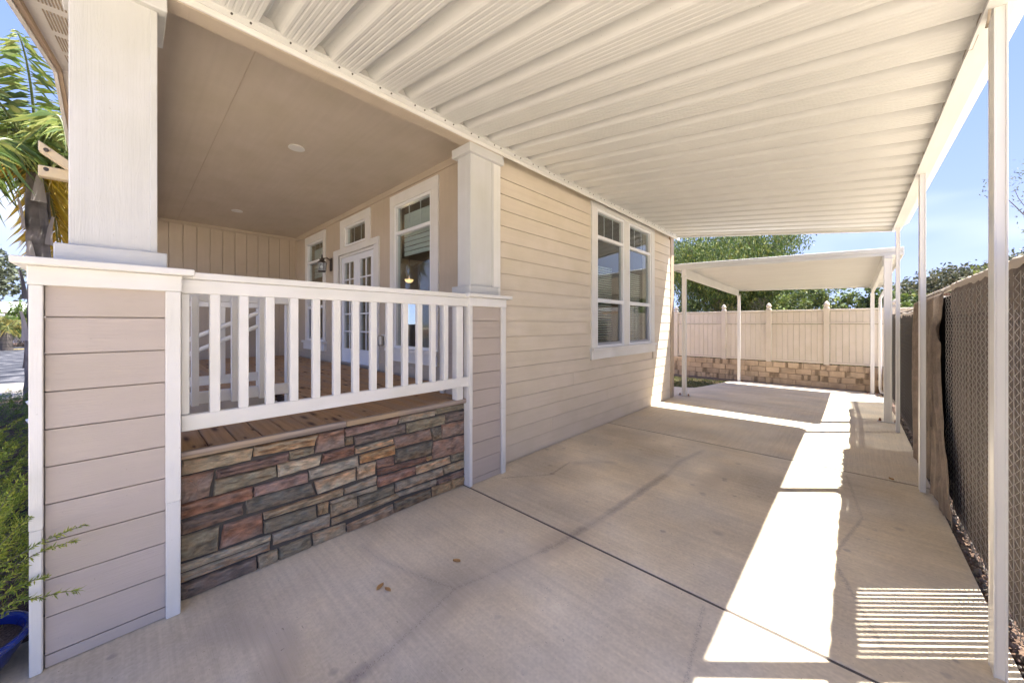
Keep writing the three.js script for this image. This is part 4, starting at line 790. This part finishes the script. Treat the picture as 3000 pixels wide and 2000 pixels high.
// ---------------------------------------------------------------- plants
function leaves(list) {                                                 // list of [point, direction, length, width, colour, droop]
  const n = list.length, p = new Float32Array(n * 18), q = new Float32Array(n * 18), c = new Float32Array(n * 18), uv = new Float32Array(n * 12), s = new THREE.Vector3(), N = new THREE.Vector3(), a = new THREE.Vector3(), b = new THREE.Vector3(), t = new THREE.Vector3(), u = new THREE.Vector3(), r = rng(n + 3);
  list.forEach(([o, d, L, w, col, droop], i) => {
    s.set(r() - 0.5, r() - 0.5, r() - 0.5).cross(d).normalize(); N.crossVectors(d, s).normalize();
    t.copy(o).addScaledVector(d, L); t.y -= (droop ?? 0) * L; a.copy(o).addScaledVector(d, L * 0.42).addScaledVector(s, w / 2).addScaledVector(N, w * 0.15); b.copy(o).addScaledVector(d, L * 0.42).addScaledVector(s, -w / 2).addScaledVector(N, w * 0.15); a.y -= (droop ?? 0) * L * 0.25; b.y -= (droop ?? 0) * L * 0.25;
    [o, a, t, o, t, b].forEach((v, k) => { p.set([v.x, v.y, v.z], 18 * i + 3 * k); c.set(col, 18 * i + 3 * k); });
    for (const k of [0, 3]) { const A = [o, a, t, o, t, b]; u.subVectors(A[k + 1], A[k]).cross(s.clone().subVectors(A[k + 2], A[k])).normalize(); for (let j = 0; j < 3; j++) q.set([u.x, u.y, u.z], 18 * i + 3 * (k + j)); }
  });
  const g = new THREE.BufferGeometry(); g.setAttribute('position', new THREE.BufferAttribute(p, 3)); g.setAttribute('normal', new THREE.BufferAttribute(q, 3)); g.setAttribute('color', new THREE.BufferAttribute(c, 3)); g.setAttribute('uv', new THREE.BufferAttribute(uv, 2));
  return g;
}
const pick = (r, cols) => { const a = cols[Math.floor(r() * cols.length)], k = 0.65 + 0.5 * r(); return a.map((v) => v * k); };
const dirOf = (r, up = 0) => new THREE.Vector3(r() - 0.5, r() - 0.5 + up, r() - 0.5).normalize();
// a broadleaf tree: tapered trunk, forking limbs, clumps of leaves at the twig ends
function tree(name, label, x, f, y0, height, spread, o) {
  const r = rng(o.seed), t = thing(name, label, o.category ?? 'tree', x, y0, f, o.group), wood = [], tips = [];
  const grow = (p, d, L, rad, depth) => {
    const pts = [p.clone()], rr = [rad]; let q = p.clone(), dd = d.clone();
    for (let k = 1; k <= 4; k++) { dd.add(new THREE.Vector3(r() - 0.5, (r() - 0.5) * 0.6 + 0.06, r() - 0.5).multiplyScalar(0.28)).normalize(); q = q.clone().addScaledVector(dd, L / 4); pts.push(q); rr.push(rad * (1 - 0.13 * k)); }
    wood.push(tube(pts, rr, depth > 1 ? 5 : 8, false));
    if (depth >= o.depth) { tips.push(q); return; }
    if (depth > 0) tips.push(pts[3]);
    const n = depth === 0 ? o.limbs ?? 4 : 3;
    for (let k = 0; k < n; k++) {
      const a = (k + r()) / n * 6.283, e = new THREE.Vector3(Math.cos(a), 0.25 + 0.75 * r() * (o.lift ?? 1), Math.sin(a)); e.x *= spread / height * 1.4; e.z *= spread / height * 1.4;
      grow(k ? pts[3 + (k % 2)] : q, dd.clone().multiplyScalar(0.5).add(e.normalize()).normalize(), L * (0.62 + 0.2 * r()), rad * 0.5, depth + 1);
    }
  };
  grow(V(x, y0 - 0.1, f), new THREE.Vector3((r() - 0.5) * 0.3, 1, (r() - 0.5) * 0.3).normalize(), height * (o.bole ?? 0.38), o.rad ?? height * 0.022, 0);
  const list = [], per = Math.ceil(o.leaves / tips.length);
  for (const p of tips) {
    const R = o.clump * (0.6 + 0.8 * r()), tone = 0.8 + 0.4 * r();
    for (let k = 0; k < per; k++) {
      const d = dirOf(r), q = p.clone().addScaledVector(d, R * Math.cbrt(r())); q.y -= (o.hang ?? 0) * R * r() * 1.5;
      const ld = dirOf(r, o.hang ? -0.5 : 0.1); list.push([q, ld, o.size * (0.6 + 0.8 * r()), o.size * (o.thin ?? 0.45) * (0.7 + 0.6 * r()), pick(r, o.cols).map((v) => v * tone), 0.2]);
    }
  }
  part(t, 'trunk', join(wood), o.bark ?? M.bark); part(t, 'crown', leaves(list), o.mat ?? M.leaf);
  return t;
}
// a shrub: stems from the root, leafy all over an uneven mound
function shrub(name, label, x, f, y0, rx, h, rf, o) {
  const r = rng(o.seed), t = thing(name, label, o.category ?? 'shrub', x, y0, f, o.group), wood = [], list = [], tufts = [];
  for (let k = 0; k < (o.tufts ?? 40); k++) { const a = r() * 6.283, e = Math.sqrt(r()), hh = h * (0.25 + 0.75 * r()) * (1 - 0.45 * e * e); tufts.push(V(x + rx * e * Math.cos(a), y0 + hh, f + rf * e * Math.sin(a))); }
  for (const p of tufts) {
    const root = V(x + (r() - 0.5) * rx * 0.4, y0 - 0.03, f + (r() - 0.5) * rf * 0.4), midp = root.clone().lerp(p, 0.5); midp.y += 0.05 * h;
    wood.push(tube([root, midp, p], [o.stem ?? 0.008, (o.stem ?? 0.008) * 0.7, (o.stem ?? 0.008) * 0.3], 4, false));
    const R = o.clump * (0.6 + 0.8 * r()), tone = 0.75 + 0.5 * r(), axis = p.clone().sub(root).normalize().add(dirOf(r).multiplyScalar(0.6)).normalize();
    for (let k = 0; k < o.per; k++) {
      let q, d;
      if (o.spray) { const s = r(); q = p.clone().addScaledVector(axis, (s - 0.4) * R * 2.2).addScaledVector(dirOf(r), R * 0.18 * (1.2 - s)); d = axis.clone().add(dirOf(r).multiplyScalar(0.75)).normalize(); } else { q = p.clone().addScaledVector(dirOf(r), R * Math.cbrt(r())); d = dirOf(r, 0.25); }
      list.push([q, d, o.size * (0.6 + 0.8 * r()), o.size * (o.thin ?? 0.5) * (0.7 + 0.6 * r()), pick(r, o.cols).map((v) => v * tone), 0.1]);
    }
  }
  part(t, 'stems', join(wood), o.bark ?? M.bark); part(t, 'foliage', leaves(list), o.mat ?? M.leaf);
  return t;
}
// feather palm: ringed trunk with old leaf boots, arching fronds each its own part
function frondGeometry(base, yaw, pitch, L, sag, r, cols, wide = 0.55, n = 84) {
  const pts = [], h = new THREE.Vector3(Math.cos(yaw), 0, Math.sin(yaw)); let p = base.clone(), a = pitch;
  for (let k = 0; k <= 14; k++) { pts.push(p.clone()); p = p.clone().addScaledVector(h, Math.cos(a) * L / 14).add(new THREE.Vector3(0, Math.sin(a) * L / 14, 0)); a -= sag / 14 * (0.5 + k / 10); }
  const list = [], across = new THREE.Vector3(-h.z, 0, h.x);
  for (let k = 3; k < n; k++) {
    const s = k / n * 13.9, i = Math.floor(s), o = pts[i].clone().lerp(pts[i + 1], s - i), fw = pts[i + 1].clone().sub(pts[i]).normalize(), len = wide * Math.sin(Math.PI * Math.min(1, 0.12 + k / n * 0.9)) * (0.8 + 0.4 * r());
    for (const sd of [-1, 1]) { const ph = (r() - 0.5) * 1.9, d = across.clone().multiplyScalar(sd * Math.cos(ph)).addScaledVector(fw, 0.45 + 0.4 * r()).add(new THREE.Vector3(0, 0.8 * Math.sin(ph) + 0.1, 0)).normalize(); list.push([o, d, len * (0.7 + 0.5 * r()), 0.018 + 0.008 * r(), pick(r, cols), 0.3 + 0.9 * r()]); }
  }
  const stem = tube(pts, pts.map((_, k) => lerp(0.028, 0.004, k / 14)), 5, false), c = new Float32Array(stem.attributes.position.count * 3); for (let i = 0; i < c.length; i += 3) c.set([0.22, 0.25, 0.08], i);
  stem.setAttribute('color', new THREE.BufferAttribute(c, 3));
  return join([stem, leaves(list)]);
}
{
  const x = -10.4, f = -1.1, r = rng(3), t = thing('palm_tree', 'feather palm with grey booted trunk in front of the porch', 'palm', x, 0, f), top = V(x, 4.25, f);
  const pts = [], rad = []; for (let k = 0; k <= 26; k++) { const y = k / 26 * 4.25; pts.push(V(x + 0.05 * Math.sin(y * 1.3), y - 0.1, f + 0.04 * Math.sin(y))); rad.push((0.165 - 0.012 * y) * (1 + 0.06 * (k % 2)) * (y > 3.6 ? 1 - 0.35 * (y - 3.6) : 1)); }
  part(t, 'trunk', tube(pts, rad, 16), M.barkPale);
  for (let k = 0; k < 14; k++) { const a = k * 2.4, y = 0.5 + 0.24 * k, p = V(x, y, f), o = new THREE.Vector3(Math.cos(a), 0, Math.sin(a)); part(t, 'leaf_boot', sheet(4, 8, (u, v) => { const w = 0.09 * (1 - v * 0.7), q = p.clone().addScaledVector(o, 0.17 + 0.05 * v * v).add(new THREE.Vector3(-o.z, 0, o.x).multiplyScalar((u - 0.5) * w * 2)); q.y += v * 0.5; q.addScaledVector(o, -Math.abs(u - 0.5) * 0.05); return q; }), M.bootSkin ??= new THREE.MeshStandardMaterial({ color: lin(0.36, 0.33, 0.32), roughness: 0.9, side: THREE.DoubleSide })); }
  const green = [[0.22, 0.31, 0.04], [0.29, 0.35, 0.055], [0.36, 0.38, 0.08], [0.13, 0.22, 0.035]], gold = [[0.75, 0.58, 0.06], [0.62, 0.44, 0.06], [0.8, 0.62, 0.12]];
  for (let k = 0; k < 24; k++) part(t, 'frond', frondGeometry(top, k * 2.39996, 1.3 - k * 0.05, 2.4 + 0.5 * r(), 1.7 + 0.5 * r(), r, green, 0.5), M.leafGloss);
  for (let k = 0; k < 11; k++) part(t, 'frond', frondGeometry(top, 1.1 + k * 2.1, 0.25 - 0.06 * k, 2.3 + 0.4 * r(), 1.9, r, gold, 0.55), M.leaf, { label: 'yellowed drooping frond' });
}
{
  const x = -38, f = -5.2, r = rng(6), t = thing('young_palm', 'short yellowing palm by the white mailbox stand across the street', 'palm', x, -0.05, f), cols = [[0.25, 0.26, 0.06], [0.4, 0.32, 0.07], [0.15, 0.2, 0.05]];
  part(t, 'trunk', tube([V(x, -0.1, f), V(x, 0.7, f), V(x, 1.2, f)], [0.28, 0.24, 0.18], 10), M.bark);
  for (let k = 0; k < 18; k++) part(t, 'frond', frondGeometry(V(x, 1.2, f), k * 2.4, 1.1 - 0.05 * k, 1.7, 1.6, r, cols, 0.5, 40), M.leaf);
}
// trees behind the back fence
const olive = [[0.075, 0.135, 0.02], [0.105, 0.17, 0.025], [0.18, 0.23, 0.035], [0.055, 0.10, 0.018], [0.25, 0.27, 0.05]];
tree('shade_tree', 'tall drooping leafy tree rising behind the beige back fence', -4.3, 17.2, -0.4, 7.4, 5.2, { seed: 5, depth: 4, limbs: 5, leaves: 80000, clump: 0.78, size: 0.11, thin: 0.34, hang: 0.5, cols: olive, rad: 0.24, bole: 0.3, lift: 0.8 });
tree('slim_tree', 'smaller dark tree standing next to the drooping one beyond the patio cover', -1.6, 18.6, -0.4, 4.4, 3.2, { seed: 8, depth: 3, limbs: 4, leaves: 9000, clump: 0.55, size: 0.11, thin: 0.4, cols: olive.slice(0, 3), rad: 0.12 });
const vine = [[0.13, 0.19, 0.035], [0.19, 0.25, 0.05], [0.08, 0.12, 0.03], [0.28, 0.30, 0.08]];
const SH = [
  ['sunny vine covered shrub against the back fence under the patio cover', -1.15, 15.0, 1.25, 3.2, 0.6, 11, vine], ['leafy vine mound above the third fence panel', -0.1, 15.2, 0.8, 2.95, 0.6, 12, vine], ['dark leafed bush at the corner of the beige fence', 0.62, 15.0, 0.75, 3.2, 0.55, 13, vine.slice(0, 3)],
  ['dry brown twiggy shrub behind the fence near the block wall corner', -2.5, 15.6, 0.9, 2.8, 0.6, 14, [[0.23, 0.19, 0.12], [0.30, 0.25, 0.16], [0.16, 0.15, 0.06]]], ['green vine by the fence post beside the house corner', -4.5, 14.6, 0.8, 2.9, 0.5, 16, vine], ['yellow flowering bush behind the left fence panel', -3.6, 15.4, 0.9, 2.75, 0.6, 17, [[0.26, 0.24, 0.05], [0.14, 0.16, 0.05], [0.32, 0.27, 0.12]]],
  ['bright vine sprig at the far right end of the beige fence', 1.4, 15.4, 0.5, 2.8, 0.4, 18, vine],
  ['dark hedge mass filling the gap below the drooping tree', -3.2, 20.5, 4.2, 3.0, 0.8, 19, olive],
];
for (const [label, x, f, rx, h, rf, seed, cols] of SH) shrub('fence_shrub', label, x, f, -0.4, rx, h, rf, { seed, tufts: seed === 19 ? 240 : 120, per: 90, clump: seed === 19 ? 0.4 : 0.24, size: seed === 14 ? 0.06 : 0.10, thin: seed === 14 ? 0.35 : 0.75, cols, stem: 0.012 });
// far trees beyond the neighbour's yard
const far = [[0.085, 0.095, 0.04], [0.115, 0.115, 0.05], [0.065, 0.08, 0.035], [0.15, 0.135, 0.065]];
[['broad dark oak at the near end of the far tree row', 4.3, 33, 5.8, 7.2], ['round dark oak in the middle of the far tree row', 7.2, 34, 7.2, 8.0], ['dark oak showing right of the nearest canopy post', 11.4, 35, 7.8, 8.0]].forEach(([label, x, f, h, s], k) => tree('far_oak', label, x, f, -0.45, h, s, { seed: 31 + k, depth: 3, limbs: 6, leaves: 22000, clump: 1.05, size: 0.2, thin: 0.6, cols: far, rad: 0.3, bole: 0.33, group: 'far oaks' }));
shrub('bright_bush', 'bright yellow green bush behind the slatted fence below the oaks', 4.6, 24, -0.45, 1.9, 4.3, 1.4, { seed: 41, tufts: 130, per: 70, clump: 0.35, size: 0.15, thin: 0.6, cols: [[0.20, 0.22, 0.03], [0.26, 0.26, 0.04], [0.14, 0.17, 0.03]] });
tree('feathery_tree', 'thin feathery tree reaching in at the right edge of the sky', 3.75, 12.5, -0.3, 5.0, 1.3, { seed: 52, depth: 3, limbs: 4, leaves: 3400, clump: 0.36, size: 0.07, thin: 0.3, cols: [[0.10, 0.13, 0.07], [0.13, 0.15, 0.09]], rad: 0.07, bole: 0.42 });
// trees and hedges across the street
tree('street_tree', 'large grey green tree behind the white roofed house across the street', -66, -13, -0.2, 11.5, 9, { seed: 61, depth: 3, limbs: 6, leaves: 14000, clump: 2.0, size: 0.5, thin: 0.6, cols: [[0.11, 0.13, 0.07], [0.15, 0.17, 0.10], [0.08, 0.10, 0.05]], rad: 0.5 });
tree('street_tree', 'second grey green tree left of the palm trunk across the street', -60, -3, -0.2, 9.5, 8, { seed: 62, depth: 3, limbs: 6, leaves: 12000, clump: 1.8, size: 0.45, thin: 0.6, cols: [[0.11, 0.13, 0.07], [0.15, 0.17, 0.10]], rad: 0.45 });
shrub('juniper', 'bright green spreading juniper across the street', -44.5, -5.2, -0.05, 3.2, 3.0, 2.6, { seed: 63, tufts: 120, per: 90, clump: 0.5, size: 0.22, thin: 0.3, spray: true, cols: [[0.16, 0.24, 0.03], [0.22, 0.30, 0.05], [0.08, 0.13, 0.03]] });
shrub('juniper', 'low dark juniper beside the street kerb opposite', -42.5, -3.4, -0.05, 1.6, 0.9, 1.2, { seed: 64, tufts: 50, per: 60, clump: 0.3, size: 0.2, thin: 0.3, spray: true, cols: [[0.06, 0.10, 0.03], [0.09, 0.13, 0.04]] });
{
  const t = thing('neighbour_house', 'white roofed low house across the street behind the juniper', 'house', -54, -0.05, -8);
  part(t, 'wall', box(-58, -51, -0.05, 2.5, -22, 8, 0), M.vinyl);
  part(t, 'roof', prism([[-59, 2.5], [-50, 2.5], [-54.5, 3.5]], 'f', -22.5, 8.5), M.whiteMetal ??= new THREE.MeshStandardMaterial({ color: lin(0.85, 0.85, 0.86), roughness: 0.5 }));
  const s = thing('mailbox_stand', 'white roofed stand of mailboxes beside the short palm across the street', 'mailbox stand', -40.5, -0.05, -7);
  part(s, 'roof', box(-41.4, -39.6, 2.05, 2.2, -8.6, -5.7, 0.03), M.whiteMetal); for (const [a, b] of [[-41.2, -8.4], [-39.8, -8.4], [-41.2, -5.9], [-39.8, -5.9]]) part(s, 'post', box(a - 0.08, a + 0.08, -0.05, 2.05, b - 0.08, b + 0.08, 0.01), M.whiteMetal);
  part(s, 'box', box(-41.0, -40.0, 0.4, 1.5, -8.2, -6.1, 0.03), M.whiteMetal);
}
{
  const t = thing('neighbour_shed', 'tan shed with white fascia and a worn roof beyond the slatted fence', 'shed', 3, -0.3, 20);
  part(t, 'wall', box(0.9, 6.5, -0.4, 2.22, 18.3, 22, 0), M.shedWall ??= new THREE.MeshStandardMaterial({ color: lin(0.52, 0.34, 0.19), roughness: 0.85 }));
  part(t, 'fascia', box(0.5, 6.9, 2.20, 2.42, 17.9, 17.94, 0.004), M.white); part(t, 'fascia', box(0.46, 0.499, 2.2, 2.42, 17.9, 22.3, 0.004), M.white);
  part(t, 'roof', bend(box(0.4, 7.0, 2.425, 2.49, 17.85, 22.4, 0.01), (v) => { v.y += (-v.z - 17.85) * 0.04; }), M.shedRoof);
}
// front bed beside the pedestal: heath like shrubs, and the blue pot
const heath = [[0.26, 0.34, 0.03], [0.36, 0.42, 0.05], [0.17, 0.25, 0.025], [0.44, 0.45, 0.06]];
const heathDark = [[0.15, 0.24, 0.03], [0.20, 0.29, 0.04], [0.11, 0.18, 0.03]];
[['feathery green shrub overhanging the corner of the nearest pedestal', -2.98, -0.62, 0.42, 1.0, 0.36, heath, 71], ['tall feathery shrub behind the blue pot', -4.1, -0.95, 0.7, 0.95, 0.6, heath, 72], ['fine leafed green shrub further along the porch front', -5.6, -1.1, 0.85, 0.62, 0.65, heath, 73], ['dark green mounded shrub at the end of the front bed', -7.6, -1.3, 1.15, 0.66, 0.8, heathDark, 74], ['low green shrub in front of the palm trunk', -9.4, -1.7, 1.2, 0.5, 0.9, heathDark, 75]]
  .forEach(([label, x, f, rx, h, rf, cols, seed]) => shrub('heath_shrub', label, x, f, -0.03, rx, h, rf, { seed, tufts: 150, per: 130, clump: 0.12, size: 0.022, thin: 0.22, spray: true, cols, stem: 0.004, mat: M.needle, group: 'heath shrubs in the front bed' }));
{
  const x = -2.69, f = -0.515, t = thing('flower_pot', 'glazed cobalt blue pot on the concrete beside the nearest pedestal', 'pot', x, 0, f);
  const prof = [[0.001, 0.02], [0.12, 0.0], [0.135, 0.008], [0.165, 0.05], [0.195, 0.105], [0.205, 0.135], [0.212, 0.14], [0.222, 0.143], [0.226, 0.155], [0.218, 0.167], [0.203, 0.168], [0.195, 0.158], [0.19, 0.12]];
  part(t, 'body', new THREE.LatheGeometry(prof.map(([a, b]) => new THREE.Vector2(a, b)), 48).translate(x, 0, -f), M.blue);
  part(t, 'soil', new THREE.CircleGeometry(0.195, 32).rotateX(-Math.PI / 2).translate(x, 0.125, -f), M.soil);
}
{ // long sprigs of the nearest shrub that reach past the pedestal corner
  const r = rng(81), wood = [], list = [];
  for (const [y0, x1, y1, f1] of [[0.35, -2.49, 0.62, -0.13], [0.35, -2.5, 0.56, -0.16], [0.4, -2.52, 0.70, -0.28], [0.3, -2.51, 0.33, -0.15], [0.3, -2.54, 0.42, -0.24], [0.5, -2.56, 0.86, -0.31], [0.4, -2.6, 0.60, -0.33], [0.3, -2.58, 0.48, -0.3], [0.45, -2.62, 0.75, -0.36]]) {
    const A = V(-2.78, y0, -0.6), W = V(-2.515, lerp(y0, y1, 0.5), -0.37), B = V(x1 + 0.03, y1, f1), pts = []; for (let j = 0; j <= 8; j++) { const p = j < 5 ? A.clone().lerp(W, j / 4) : W.clone().lerp(B, (j - 4) / 4); p.y += 0.05 * Math.sin(j / 8 * Math.PI) * (r() * 0.4 + 0.6); pts.push(p); }
    wood.push(tube(pts, pts.map((_, j) => lerp(0.0035, 0.001, j / 8)), 4, false)); const o = B.clone().sub(A).normalize();
    for (let j = 0; j < 170; j++) { const s = 2.2 + 5.79 * r(), i = Math.floor(s), q = pts[i].clone().lerp(pts[i + 1], s - i); list.push([q, o.clone().add(dirOf(r).multiplyScalar(0.9)).normalize(), 0.022 * (0.6 + 0.8 * r()), 0.005, pick(r, heath), 0.05]); }
  }
  const p = thing('trailing_sprigs', 'yellow green sprigs trailing across the white corner board of the nearest pedestal', 'plant', -2.84, 0, -0.56);
  part(p, 'stems', join(wood), M.bark); part(p, 'foliage', leaves(list), M.needle);
}
// lawn by the patio cover, and dead leaves on the drive
{
  const r = rng(90), list = [];
  for (let k = 0; k < 9000; k++) { const f = lerp(9.68, 12.9, r()), x = lerp(-5.5, -2.93 + (f < 10.3 ? -(10.3 - f) * 0.55 : 0) + (f > 12 ? (f - 12) * 0.25 : 0), r()); list.push([V(x, slope(f) - 0.055, f), dirOf(r, 1.2), 0.05 + 0.05 * r(), 0.012, pick(r, [[0.10, 0.13, 0.03], [0.14, 0.16, 0.05], [0.24, 0.20, 0.10], [0.08, 0.12, 0.03]]), 0.1]); }
  solo('grass', leaves(list), M.leaf, { kind: 'stuff', label: 'patchy lawn beside the patio slab', category: 'grass' });
  const dry = new THREE.MeshPhysicalMaterial({ color: lin(0.52, 0.30, 0.11), roughness: 0.8, transmission: 0.15, thickness: 0, side: THREE.DoubleSide });
  [['curled tan leaf lying on the concrete left of the crack', -1.955, 0.98, 0.026, 0.3], ['two lobed dry leaf by the start of the crack stain', -1.905, 1.0, 0.022, 1.9], ['small orange leaf beside the bend of the crack', -1.82, 1.42, 0.024, 2.2], ['brown leaf crumb near the middle canopy post', 0.27, 5.06, 0.022, 0.9]].forEach(([label, x, f, s, a]) => {
    const g = sheet(6, 6, (u, v) => { const w = Math.sin(Math.PI * clamp(v, 0.02, 0.98)) * 0.5, p = new THREE.Vector3((u - 0.5) * 2 * w * s, 0, (v - 0.5) * 2 * s); p.y = 0.003 + s * (0.9 * (u - 0.5) ** 2 * 2.4 + 0.5 * (v - 0.5) ** 2); return p.applyAxisAngle(new THREE.Vector3(0, 1, 0), a).add(V(x, 0, f)); });
    solo('fallen_leaf', g, dry, { label, category: 'leaf' });
  });
}
renderer.render(scene, camera);
